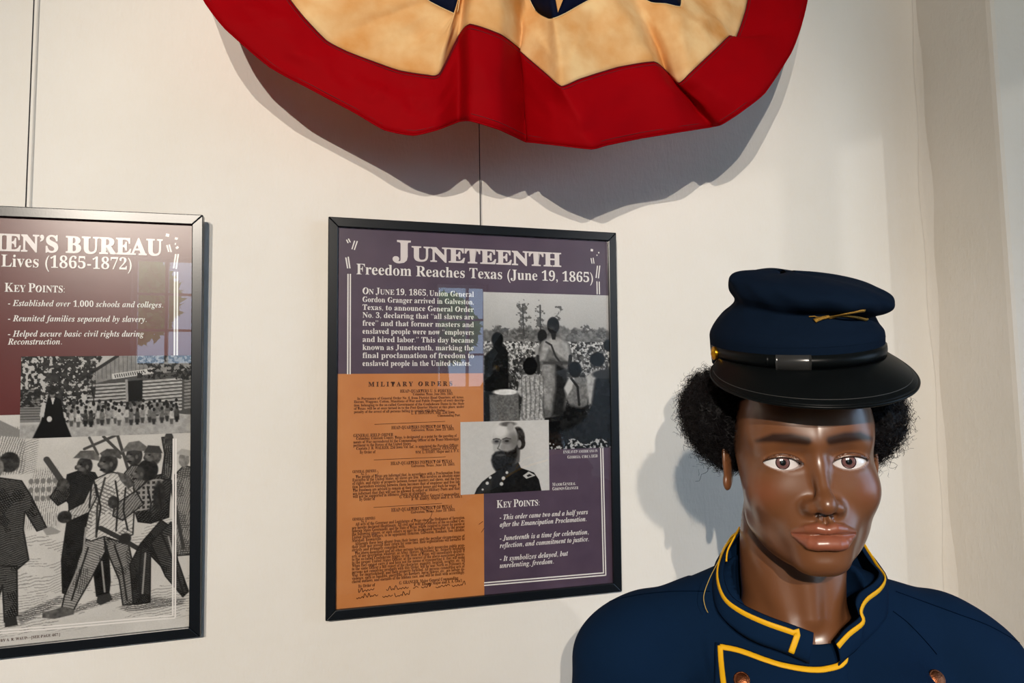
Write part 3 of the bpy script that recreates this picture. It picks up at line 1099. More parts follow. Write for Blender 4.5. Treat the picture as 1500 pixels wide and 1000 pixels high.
def make_frame(P, fwid=.0155, depth=.0165):
    w_, h_ = P.w, P.h
    for (a, b, c, d) in (((0, 0), (w_, 0), (w_ - fwid, fwid), (fwid, fwid)),
                         ((w_, 0), (w_, h_), (w_ - fwid, h_ - fwid), (w_ - fwid, fwid)),
                         ((w_, h_), (0, h_), (fwid, h_ - fwid), (w_ - fwid, h_ - fwid)),
                         ((0, h_), (0, 0), (fwid, fwid), (fwid, h_ - fwid))):
        V = [(p[0], 0.0, p[1]) for p in (a, b, c, d)] + [(p[0], depth, p[1]) for p in (a, b, c, d)]
        Fc = [(0, 1, 2, 3), (7, 6, 5, 4), (0, 4, 5, 1), (1, 5, 6, 2), (2, 6, 7, 3), (3, 7, 4, 0)]
        o = link_mesh('frame_rail', V, Fc, M['frame'], P.e)
        md = o.modifiers.new('bevel', 'BEVEL')
        md.width = .0012
        md.segments = 2
    boxes('backing_board', [((.004, .0125, .004), (w_ - .004, .015, h_ - .004))], M['backing'], P.e)
    f2 = fwid - .003
    link_mesh('glass_pane', [(f2, .0030, f2), (w_ - f2, .0030, f2), (w_ - f2, .0030, h_ - f2), (f2, .0030, h_ - f2)], [(0, 1, 2, 3)], pg, P.e)

def sheet(P, name, u0, v0, u1, v1, n, m):
    return link_mesh(name, [(u0, n, v0), (u1, n, v0), (u1, n, v1), (u0, n, v1)], [(0, 1, 2, 3)], m, P.e)

def chain_marks(P, L, pieces, n=PN - .0006):
    """little pairs of broken border lines: (x0,y0,x1,y1,halfwidth px)"""
    for x0, y0, x1, y1, hw in pieces:
        a, b = np.array(P.uv(x0, y0)), np.array(P.uv(x1, y1))
        t = (b - a) / np.linalg.norm(b - a)
        q = np.array((-t[1], t[0])) * hw * .00105
        L.quad([a - q, b - q, b + q, a + q], n)

# --- right-hand poster (purple)
JP = Poster(.0177, 1.8383, .5019, .6356, -.0014)
tag(JP.e, 'black framed purple poster headed JUNETEENTH hanging beside the mannequin', 'poster', 'framed history posters')
make_frame(JP)
sheet(JP, 'printed_sheet', .0125, .0125, JP.w - .0125, JP.h - .0125, PN, M['purple'])
uL = .0155
u_div = JP.uv(708.5, 700)[0]
v_div = JP.uv(600, 547)[1]
# aged document over the lower left
dsheet = sheet(JP, 'document_print', .0125, .0125, u_div, v_div, PN - .0003, M['document'])
L = Lettering()
def txt(P, L, segs, x0, y0, x1, y1, n=PN - .0007, shear=0):
    a, b = P.uv(x0, y0), P.uv(x1, y1)
    L.line([(s if len(s) == 4 else (*s, 0.0)) for s in segs], a[0], b[0], (a[1] + b[1]) / 2, n, shear)
px = .00112          # about one photo pixel on the poster
T = Lettering()
txt(JP, T, [('J', 'b', 28 * px, .022), ('UNETEENTH', 'b', 20.5 * px, .022)], 575, 382, 822, 389)
T.build_each('title_letter', M['ink_grey'], JP.e)
txt(JP, L, [('Freedom Reaches Texas (June 19, 1865)', 'b', 15 * px, 0)], 522, 403.6, 868.5, 411.5)
rows = [('Gordon Granger arrived in Galveston,', 443, 445), ('Texas, to announce General Order', 454.6, 456), ('No. 3, declaring that \u201call slaves are', 466, 467),
        ('free\u201d and that former masters and', 477.6, 478.4), ('enslaved people were now \u201cemployers', 489.4, 489.6), ('and hired labor.\u201d This day became', 501.4, 501.2),
        ('known as Juneteenth, marking the', 513, 512.4), ('final proclamation of freedom to', 524.6, 524)]
txt(JP, L, [('O', 'b', 9.4 * px, 0), ('N ', 'b', 7.4 * px, 0), ('J', 'b', 9.6 * px, 0), ('UNE ', 'b', 7.4 * px, 0), ('19, 1865,', 'b', 8.8 * px, 0), (' Union General', 'b', 8 * px, 0)], 531, 431.2, 694, 434.3)
for s_t, a, b in rows:
    txt(JP, L, [(s_t, 'b', 7.7 * px, 0)], 531, a, 694, b)
txt(JP, L, [('enslaved people in the United States.', 'b', 7.7 * px, 0)], 531, 536.3, 690, 535.2)
txt(JP, L, [('K', 'b', 11 * px, 0), ('EY ', 'b', 8.5 * px, 0), ('P', 'b', 11 * px, 0), ('OINTS:', 'b', 8.5 * px, 0)], 727.5, 743.5, 790, 740)
kp = [('- This order came two and a half years', 732, 761, 861, 752.5), ('after the Emancipation Proclamation.', 732, 771.5, 859, 763),
      ('- Juneteenth is a time for celebration,', 732, 791, 862, 782.5), ('reflection, and commitment to justice.', 732, 801.5, 862.5, 793),
      ('- It symbolizes delayed, but', 732, 821, 832, 814), ('unrelenting, freedom.', 732, 831.5, 811, 825)]
for s_t, a, b, c, d in kp:
    txt(JP, L, [(s_t, 'bi', 7.3 * px, 0)], a, b, c, d)
txt(JP, L, [('ENSLAVED A', 'b', 4.2 * px, -.01), ('MERICANS IN', 'b', 4 * px, -.01)], 825, 663, 875, 662.5)
txt(JP, L, [('G', 'b', 4.6 * px, -.01), ('EORGIA, CIRCA ', 'b', 4 * px, -.01), ('1850', 'b', 4.4 * px, -.01)], 831, 671, 875, 670)
txt(JP, L, [('M', 'b', 5 * px, -.01), ('AJOR ', 'b', 4 * px, -.01), ('G', 'b', 5 * px, -.01), ('ENERAL', 'b', 4 * px, -.01)], 809, 711.5, 843, 710)
txt(JP, L, [('G', 'b', 5 * px, -.01), ('ORDON ', 'b', 4 * px, -.01), ('G', 'b', 5 * px, -.01), ('RANGER', 'b', 4 * px, -.01)], 809, 718, 847, 716)
L.build('body_lettering', M['ink_white'], JP.e)
B = Lettering()
chain_marks(JP, B, [(509.8, 401, 509.2, 548, 1.0), (513.2, 401, 512.8, 548, 1.0),
                    (506.6, 377, 509.2, 393, 1.0), (510, 376, 512.6, 393, 1.0),
                    (515.5, 365, 519.5, 352.5, .9), (519, 366, 523.4, 353, .9),
                    (507.5, 351, 510, 356, .9), (510.3, 349.5, 513.2, 355, .9),
                    (874.2, 412, 874.6, 431, 1.0), (877.6, 412.4, 878, 431, 1.0),
                    (875, 389, 873, 407, 1.0), (878.4, 389, 876.4, 407.6, 1.0),
                    (865.6, 378, 867, 386, .9), (868.6, 377.5, 870, 386, .9),
                    (865, 366, 868.5, 366.8, 2.0), (873.6, 373.5, 875, 374, 1.1), (876.5, 369, 877.3, 371, 1.1),
                    (879.6, 656, 883.8, 839.5, 1.0), (882.8, 656, 887.2, 842.4, 1.0),
                    (709, 853.2, 883.8, 838.6, 1.0), (709, 857, 887.2, 842, 1.0)])
B.build_each('border_line', M['ink_white'], JP.e)
# document text
Dk, Ft = Lettering(), Lettering()
def doc(lst, inner):
    for (s_t, x0, y0, x1, y1, hpx, bold) in lst:
        txt(JP, inner if not bold else Dk, [(s_t, 'b', hpx * px * (1 if bold else 1.22), (.016 if bold else .010))], x0, y0, x1, y1, PN - .0007)
doc([('M I L I T A R Y   O R D E R S .', 539.5, 567.2, 667, 563.5, 6.3, 1)], Dk)
z6 = lambda x, y: (500 + x / 5.264, 540 + y / 5.264)
z7 = lambda x, y: (500 + x / 5.555, 720 + y / 5.555)
lines6 = [('HEAD-QUARTERS U. S. FORCES,', 452, 190, 850, 172, 3.5), ('Columbus, Texas, June 26th, 1865.', 552, 210, 862, 196, 2.9),
          ('In Pursuance of General Order No. 4, from District Head Quarters, all Arms,', 122, 247, 945, 219, 2.9), ('Horses, Waggons, Cotton, Munitions of War and Public Property of every descrip-', 97, 270, 950, 244, 2.9),
          ('tion, belonging to the so-called Government of the Confederate States in the State', 97, 297, 947, 270, 2.9), ('of Texas, will be at once turned in to the Post Quarter Master at this place, under', 97, 321, 947, 295, 2.9),
          ('penalty of the arrest of all persons failing to comply with this Order.', 97, 347, 800, 322, 2.9), ('L. B. HOUSTON, Maj. 23d Iowa', 538, 355, 872, 340, 3.4), ('Commanding Post.', 742, 372, 918, 362, 2.9),
          ('HEAD-QUARTERS DISTRICT OF TEXAS,', 385, 470, 858, 448, 3.6), ('Galveston, Texas, June 23, 1865.', 540, 486, 872, 468, 2.9),
          ('GENERAL FIELD ORDER', 92, 528, 400, 515, 3.4), ('Columbus, Colorado County, Texas, is designated as a point for the paroling of', 115, 552, 890, 520, 3.2),
          ('ments of War surrendered by the Commanding Officer of the Trans-Mississippi', 92, 580, 905, 545, 3.2), ('pertinent to the Forces of the United States.', 92, 604, 540, 582, 3.2),
          ('Captain J. R. WALKER, 23d Iowa Vol. Inf., is appointed the Paroling Officer.', 115, 630, 905, 592, 3.2), ('Major General, GRANGER.', 618, 630, 895, 618, 3.2),
          ('By Order of', 142, 655, 264, 648, 3.2), ('WM. L. AVERY, Major and A. D. C.', 570, 655, 912, 640, 3.2),
          ('HEAD-QUARTERS DISTRICT OF TEXAS,', 380, 744, 858, 720, 3.7), ('Galveston, Texas, June 19, 1865.', 538, 760, 876, 742, 2.9),
          ('GENERAL ORDERS.', 85, 803, 272, 795, 3), ('No. 3.', 150, 820, 198, 818, 2.6),
          ('The people of Texas are informed that, in accordance with a Proclamation from', 110, 842, 912, 808, 3.4), ('Executive of the United States, all slaves are free. This involves an absolute equa', 85, 868, 912, 830, 3.4),
          ('of rights, and rights of property between former masters and slaves, and the con', 85, 893, 912, 855, 3.4), ('tion heretofore existing between them becomes that of employer and free lab', 85, 920, 912, 880, 3.4),
          ('The freedmen are advised to remain at their present homes and work for wages. T', 88, 946, 912, 906, 3.4), ('are informed that they will not be allowed to collect at Military Posts and that', 88, 971, 912, 932, 3.4),
          ('will not be supported in idleness, there or elsewhere.', 88, 996, 655, 965, 3.4), ('G. GRANGER, Major General Commanding.', 448, 996, 912, 975, 3.4)]
for s_t, a, b, c, d, hh in lines6:
    p, q = z6(a, b), z6(c, d)
    doc([(s_t, p[0], p[1], q[0], q[1], hh, 0)], Ft)
body = ['are hereby declared illegitimate. All civil and military Officers of the so-called Con-', 'federate States Government, and the State of Texas, will be required to report for parole at',
        'the following places, or such others as may be designated hereafter, to the proper', 'United States Officers, to be appointed: Houston, Galveston, Bonham, San Antonio,', 'Marshall, Brownsville.',
        'Although these long absent from their homes, and the peculiar circumstances of', 'their State may prevent their return for some time, their organizations will hereafter be', 'strictly and promptly complied with.',
        'The above-mentioned and all other persons having in their possession public prop-', 'erty of any description whatever, as Arms, Horses, Munitions, &c., formerly belonging', 'to the so-called Confederate States, or the State of Texas, will immediately deliver it',
        'to the proper United States Officer, at the nearest of the above-mentioned places.', 'When they cannot carry it and have not the means of transporting it, they will make', 'to the same Officer a full report of the character, quantity, location, security, etc. All',
        'persons not complying promptly with this Order, will be sent North as Prisoners of', 'War, for imprisonment, and their property forfeited. All persons committing acts of', 'violence, such as banditti, guerrillas, jay-hawkers, horse thieves, etc., are hereby de-',
        'clared outlaws, and enemies of the human race, and will be dealt with accordingly.']
lines7 = [('By Order of', 145, 78, 275, 62, 3.4), ('F. W. Emery, Major and A. A. Gen\u2019l.', 570, 72, 985, 45, 3.4),
          ('HEAD-QUARTERS DISTRICT OF TEXAS,', 405, 165, 905, 130, 4), ('Galveston, Texas, June 19, 1865.', 565, 180, 928, 152, 3),
          ('GENERAL ORDERS', 90, 236, 275, 222, 3), ('No. 4.', 160, 252, 208, 246, 2.6),
          ('All acts of the Governor and Legislature of Texas since the Ordinance of Secession,', 115, 278, 1005, 216, 3.4)]
y = 306
step = 25.6
for i, s_t in enumerate(body):
    x0 = 110 if i in (5, 8) else 86
    x1 = {4: 328, 7: 520}.get(i, 1004)
    rise = (x1 - x0) * (.068 + .0009 * i)
    lines7.append((s_t, x0, y, x1, y - rise, 3.4))
    y += step
lines7 += [('G. GRANGER, Major General Commanding.', 470, 752, 955, 712, 3.6), ('By Order of', 138, 782, 275, 765, 3.4), ('F. W. Emery, Major and A. A. Gen\u2019l.', 590, 764, 985, 735, 3.4)]
for s_t, a, b, c, d, hh in lines7:
    p, q = z7(a, b), z7(c, d)
    doc([(s_t, p[0], p[1], q[0], q[1], hh, 0)], Ft)
# rules, pen strokes, signatures
def pen(P, Lq, pts, hw, n=PN - .0007):
    Q = [np.array(P.uv(*p)) for p in pts]
    for a, b in zip(Q[:-1], Q[1:]):
        if np.linalg.norm(b - a) < 1e-6:
            continue
        t = (b - a) / np.linalg.norm(b - a)
        q = np.array((-t[1], t[0])) * hw * px
        Lq.quad([a - q - t * q[0] * 0, b - q, b + q, a + q], n)
for a, b in ((z6(255, 428), z6(800, 405)), (z6(250, 702), z6(805, 678)), (z7(262, 127), z7(818, 94))):
    pen(JP, Ft, [a, b], .35)
sig = random.Random(11)
def scribble(x0, y0, x1, y1, seed, amp=5):
    r = random.Random(seed)
    n = int((x1 - x0) / 2.2)
    P = []
    for i in range(n + 1):
        t = i / n
        x = x0 + (x1 - x0) * t
        yb = y0 + (y1 - y0) * t
        P.append((x + r.uniform(-.6, 1.4), yb - (0 if i % 2 else r.choice((1.6, 2.2, 2.4, amp)))))
    pen(JP, Dk, catmull(P, n * 4), .48)
for k, (a, b, c, d) in enumerate(((524, 868, 548, 863), (566, 864.5, 599, 861), (604, 862, 612, 860), (617, 861, 632, 858.5), (638, 861, 658, 857), (661, 859, 681, 856),
                                  (521, 877, 553, 872), (560, 875, 575, 872.5), (578, 874, 600, 870))):
    scribble(a, b, c, d, k, 6)
pen(JP, Dk, catmull([z7(600, 140), z7(640, 120), z7(690, 150), z7(735, 160), z7(728, 200), z7(700, 240), z7(660, 295), z7(690, 330)], 30), .35)
pen(JP, Dk, catmull([z7(1118, 265), z7(1152, 240)], 4), .4)
pen(JP, Dk, catmull([z7(1138, 330), z7(1162, 295)], 4), .4)
pen(JP, Ft, [z6(278, 785), z6(285, 800), z6(276, 822)], .3)
Dk.build('document_heading_and_signatures', M['ink_brown'], JP.e)
Ft.build('document_lettering', M['ink_faint'], JP.e)
# the two photographs
a, b = JP.uv(709, 428), JP.uv(890, 655)
paint_field().mesh('field_photograph', JP.e, M['photo'], JP.uv(708.8, 600)[0], JP.uv(709, 427.5)[1], JP.w - .0128, JP.uv(880, 655.5)[1], PN - .0004, (1, 1, .985))
a, b = JP.uv(674.3, 617), JP.uv(804.6, 718)
paint_portrait().mesh('portrait_photograph', JP.e, M['photo'], a[0], JP.uv(674, 618)[1], b[0], JP.uv(740, 721)[1], PN - .0009, (1, .985, .955))

# --- left-hand poster (maroon)
LP = Poster(-.1673 - .5019, 1.8259, .5019, .6314, .0085)
tag(LP.e, 'black framed maroon poster with a street engraving, cut off by the left edge', 'poster', 'framed history posters')
make_frame(LP)
sheet(LP, 'printed_sheet', .0125, .0125, LP.w - .0125, LP.h - .0125, PN, M['maroon'])
T = Lettering()
txt(LP, T, [('FREEDMEN\u2019S BUREAU', 'b', 20.5 * px, .022)], -160, 361.4, 238.5, 374.5)
T.build_each('title_letter', M['ink_grey'], LP.e)
L = Lettering()
txt(LP, L, [('Rebuilding Lives (1865-1872)', 'b', 15 * px, 0)], -129, 386, 193, 396)
txt(LP, L, [('K', 'b', 11 * px, 0), ('EY ', 'b', 8.5 * px, 0), ('P', 'b', 11 * px, 0), ('OINTS:', 'b', 8.5 * px, 0)], 7, 427, 95, 428.6)
for s_t, a, b, c, d in (('- Established over 1,000 schools and colleges.', 12, 448, 239, 450.5), ('- Reunited families separated by slavery.', 12, 470.5, 215, 471.5),
                        ('- Helped secure basic civil rights during', 12, 493.5, 211, 492.5), ('Reconstruction.', 11.5, 504.5, 91, 504.5)):
    txt(LP, L, [(s_t, 'bi', 7.6 * px, 0)], a, b, c, d)
L.build('body_lettering', M['ink_white'], LP.e)
B = Lettering()
chain_marks(LP, B, [(256, 398, 255.6, 521, 1.1), (260, 398, 259.6, 521, 1.1), (257.6, 372, 254.6, 393, 1.1), (261.2, 372, 258.2, 394, 1.1),
                    (244.5, 359, 247.5, 369, 1.0), (248, 358, 251, 369.5, 1.0), (243, 344, 248, 345, 2.2), (256.5, 349, 260.5, 350, 1.6), (256, 357, 258, 357.4, 1.4),
                    (258, 364, 261.4, 361.4, 1.6), (254.2, 642, 253.2, 901, 1.1), (257.8, 642, 256.8, 904, 1.1),
                    (-60, 928.5, 253.6, 900.8, .9), (-60, 932.5, 257, 904.4, .9)])
eu0 = .0128
er = LP.w - .0128
eng = paint_engraving()
v_top = LP.uv(150, 634)[1]
u_split = LP.uv(-46, 700)[0]
eng.mesh('engraving_print', LP.e, M['photo'], LP.uv(-47, 700)[0], LP.uv(0, 608)[1], er, .0128, PN - .0003, (1, .97, .915))
lp2 = link_mesh('engraving_margin', [(eu0, PN - .0002, .0128), (u_split + .01, PN - .0002, .0128), (u_split + .01, PN - .0002, LP.uv(0, 608)[1]), (eu0, PN - .0002, LP.uv(0, 608)[1])], [(0, 1, 2, 3)],
                mat('cream_print', lin(214, 206, 192), paper_rough), LP.e)
txt(LP, B, [('x', 'b', .0001)], -500, 500, -499.9, 500) if False else None
B.build_each('border_line', M['ink_white'], LP.e)
Cp = Lettering()
txt(LP, Cp, [('DRAWN BY A. R. WAUD\u2014[SEE PAGE 467.]', 'b', 3.3 * px, 0)], -22, 941, 88, 931.5)
Cp.build('caption_lettering', M['ink_brown'], LP.e)
a, b = LP.uv(31.5, 522), LP.uv(275, 522)
paint_cabin().mesh('cabin_photograph', LP.e, M['photo'], a[0], a[1], er, LP.uv(100, 640)[1], PN - .0008, (1, .985, .95))

# hanging cables
def cable(x, y, z0, label):
    t = empty('hanging_cable', (x, y, z0))
    tag(t, label, 'cable', 'picture hanging cables')
    v, f = tube_vf([(0, 0, -.02), (0, 0, ZC - z0)], .0009, 6)
    link_mesh('wire', v, f, M['cable'], t, True)
    v, f = tube_vf([(0, 0, -.022), (0, 0, -.004)], .003, 8)
    link_mesh('hook', v, f, M['cable'], t, True)
p = at(704, 325, -.014)
cable(p[0], -.012, JP.uv and 1.838 - .004, 'thin steel cable coming down behind the bunting to the purple poster')
p = at(37, 300, -.014)
cable(p[0], -.012, 1.826, 'thin steel cable on bare wall above the maroon poster')

# ------------------------------------------------------------------ bunting
def cloth(name, c1, c2, sc, trans=.3, fac=.5, bump=.25, through=None):
    m = mat(name, c1, .7, 0, .06, **{})
    noise_bump(m, 700, bump, .0005, 3, None, c2, sc, fac)
    t = m.node_tree
    b = t.nodes['Principled BSDF']
    out = t.nodes['Material Output']
    tr = t.nodes.new('ShaderNodeBsdfTranslucent')
    mx = t.nodes.new('ShaderNodeMixShader')
    mx.inputs[0].default_value = trans
    src = b.inputs['Base Color'].links[0].from_socket if b.inputs['Base Color'].links else None
    if through:
        tr.inputs[0].default_value = (*through, 1)
    elif src:
        t.links.new(src, tr.inputs[0])
    t.links.new(b.outputs[0], mx.inputs[1])
    t.links.new(tr.outputs[0], mx.inputs[2])
    t.links.new(mx.outputs[0], out.inputs[0])
    return m
M['redcloth'] = cloth('deep_red_cotton', lin(150, 0, 12), lin(166, 2, 16), 6, .36, through=(.95, .015, .03))
M['cream'] = cloth('tea_stained_cotton', lin(226, 160, 88), lin(250, 216, 160), 16, .22, .42)
M['navycloth'] = cloth('navy_cotton', lin(10, 16, 38), lin(14, 22, 48), 8, .05)
bunt = empty('fan_bunting', tuple(at(735, -330, -.17)))
tag(bunt, 'pleated fan bunting in red, tea-stained cream and navy hanging above the posters', 'bunting')
# pleat columns: outer hem, red/cream seam, cream/navy seam (photo pixels) and distance from wall
COLS = [((262, -90), (388, -95), (540, -120), .150), ((285, -28), (408, -28), (572, -55), .155), ((302, 6), (427, 3), (595, -25), .160), ((330, 42), (447, 28), (612, -10), .166),
        ((395, 98), (478, 60), (628, 2), .160), ((462, 134), (508, 76), (645, 11), .164), ((520, 165), (550, 92), (660, 18), .166), ((563, 190), (585, 104), (668, 21), .170),
        ((605, 198), (622, 110), (671, 14), .178), ((640, 190), (643, 109), (676, -20), .180), ((672, 178), (671, 54), (690, -75), .166), ((690, 177), (688, 36), (702, -85), .206),
        ((730, 189), (733, 51), (735, -55), .206), ((769, 207), (761, 72), (765, -20), .152), ((775, 208), (764, 78), (784, 16), .164), ((812, 212), (800, 109), (802, 27), .205),
        ((866, 218), (822, 127), (812, 27), .232), ((890, 212), (850, 116), (828, 20), .226), ((940, 202), (905, 99), (858, 3), .212), ((1002, 192), (957, 91), (890, -12), .214),
        ((1040, 186), (975, 104), (925, -10), .176), ((1057, 182), (994, 122), (953, 4), .196), ((1085, 164), (1012, 106), (975, 6), .212), ((1120, 136), (1048, 72), (996, 10), .200),
        ((1158, 78), (1068, 53), (998, -6), .164), ((1172, 42), (1078, 55), (1004, -20), .142), ((1182, 2), (1092, 14), (1015, -45), .126), ((1188, -60), (1104, -50), (1030, -90), .110)]
def dense_cols(k, sub=7):
    """interpolate with firm creases: blend of linear and smooth"""
    P = np.array([(*c[k], c[3]) for c in COLS], float)
    n = (len(P) - 1) * sub + 1
    t = np.linspace(0, len(P) - 1, n)
    i = np.clip(t.astype(int), 0, len(P) - 2)
    u = (t - i)[:, None]
    l_ = P[i] * (1 - u) + P[i + 1] * u
    return .45 * l_ + .55 * catmull(P, n)
outer, mid, inn = dense_cols(0), dense_cols(1), dense_cols(2)
inn[:, 2] = inn[:, 2] * .75 + .045
NC = len(outer)
hub = np.zeros_like(inn)
tt = np.linspace(-1, 1, NC)
hub[:, 0] = 735 + 95 * tt
hub[:, 1] = -330
hub[:, 2] = .15 + .02 * np.cos(np.linspace(0, 22 * math.pi, NC))
def world_row(R_):
    return np.array([at(a, b, -c) for a, b, c in R_])
def cloth_band(name, Ra, Rb, rows, m, seed, thick=.0008, bulge=.004):
    A, Bq = world_row(Ra), world_row(Rb)
    V = []
    for j in range(rows + 1):
        v = j / rows
        P = A * (1 - v) + Bq * v
        ii = np.arange(NC)
        nz_ = fbm(ii * .19 + 3 + v * 1.5, np.full(NC, v * 4.0 + seed), seed, 4) - .5
        P[:, 1] -= nz_ * .016 * (math.sin(math.pi * v) * .9 + .03) + bulge * math.sin(math.pi * v)
        V.append(P)
    V = np.array(V).reshape(-1, 3)
    I = np.arange(len(V)).reshape(rows + 1, NC)
    q = np.stack([I[:-1, :-1], I[1:, :-1], I[1:, 1:], I[:-1, 1:]], -1).reshape(-1, 4)
    o = link_mesh(name, V, q, m, bunt_holder, True)
    md = o.modifiers.new('cloth', 'SOLIDIFY')
    md.thickness = thick
    return o, V.reshape(rows + 1, NC, 3)
# keep children in world coordinates under the empty
bunt_holder = bunt
bunt_inv = Matrix.Translation(-Vector(bunt.location))
objs = []
for nm, a_, b_, rw, mm, sd in (('red_border', outer, mid, 14, 'redcloth', 3), ('cream_field', mid, inn, 16, 'cream', 9), ('navy_center', inn, hub, 18, 'navycloth', 14)):
    o, grid = cloth_band(nm, a_, b_, rw, M[mm], sd)
    o.matrix_parent_inverse = bunt_inv
    objs.append((o, grid))
# folded hem strip along the outer edge and stitched seam along the red/cream join
def cloth_line(name, R_, dy, r, m, k=0):
    P = world_row(R_)
    P[:, 1] += dy
    v, f = tube_vf(P, r, 5)
    o = link_mesh(name, v, f, m, bunt, True)
    o.matrix_parent_inverse = bunt_inv
    return o
darkred = mat('dark_red_stitching', lin(95, 4, 14), .8)
sm = mid.copy(); sm[:, 1] += 4.5
cloth_line('seam_stitching', mid, -.0012, .0009, darkred)
cloth_line('seam_stitching', mid * .955 + outer * .045, -.0016, .0005, darkred)
cloth_line('hem_stitching', outer * .93 + mid * .07, -.0014, .0005, darkred)
cloth_line('hem', outer, -.0002, .0012, M['redcloth'])
cloth_line('seam_stitching', inn, -.0010, .0007, mat('pale_stitching', lin(225, 200, 150), .8))
# star on the navy centre (only its lower point shows)
starv = []
c0 = np.array((826., -70.))
for k in range(10):
    a = math.pi / 2 + .12 + k * math.pi / 5
    rr = 88 if k % 2 == 0 else 36
    starv.append(c0 + (rr * math.cos(a) * .8, rr * math.sin(a)))
P = [at(x, y, -.222) for x, y in [tuple(c0)] + [tuple(s) for s in starv]]
Q = [p_ + np.array((0, .0015, 0)) for p_ in P]
o = link_mesh('star', P + Q, [(0, 1 + k, 1 + (k + 1) % 10) for k in range(10)] + [(11, 12 + (k + 1) % 10, 12 + k) for k in range(10)] + [(1 + k, 12 + k, 12 + (k + 1) % 10, 1 + (k + 1) % 10) for k in range(10)], M['cream'], bunt)
o.matrix_parent_inverse = bunt_inv
# wooden batten out of frame that carries it
hp = at(735, -330, -.17)
tag(boxes('wooden_bracket', [((hp[0] - .22, -.11, hp[2] + .02), (hp[0] + .22, 0, hp[2] + .05))], mat('dark_wood', (.12, .07, .04), .5)), 'dark wooden bracket on the wall holding the bunting', 'bracket')

# ------------------------------------------------------------------ mannequin
HA, HB, HG = -.46, -.0482, -.0175
HO = np.array([.5143, -.4996, 1.4766])
def Rm(a, b, g):
    Rz = np.array([[math.cos(a), -math.sin(a), 0], [math.sin(a), math.cos(a), 0], [0, 0, 1]])
    Rx = np.array([[1, 0, 0], [0, math.cos(b), -math.sin(b)], [0, math.sin(b), math.cos(b)]])
    Ry = np.array([[math.cos(g), 0, math.sin(g)], [0, 1, 0], [-math.sin(g), 0, math.cos(g)]])
    return Rz @ Rx @ Ry @ np.diag([1., -1., 1.])
HM = Rm(HA, HB, HG)                # head: x image right, y out of the face, z up (mm)
BA = -.34
BM = Rm(BA, 0, 0)                  # body
CM = Rm(-.37, .17, -.030)    # cap
h2w = lambda P: HO + (np.asarray(P, float) / 1000) @ HM.T
b2w = lambda P: HO + (np.asarray(P, float) / 1000) @ BM.T
c2w = lambda P: HO + np.array((0, 0, .0135)) + (np.asarray(P, float) / 1000) @ CM.T
w2b = lambda P: ((np.asarray(P, float) - HO) @ BM) * 1000
H2B = (HM.T @ BM).astype(np.float32)      # row-vector transform head->body

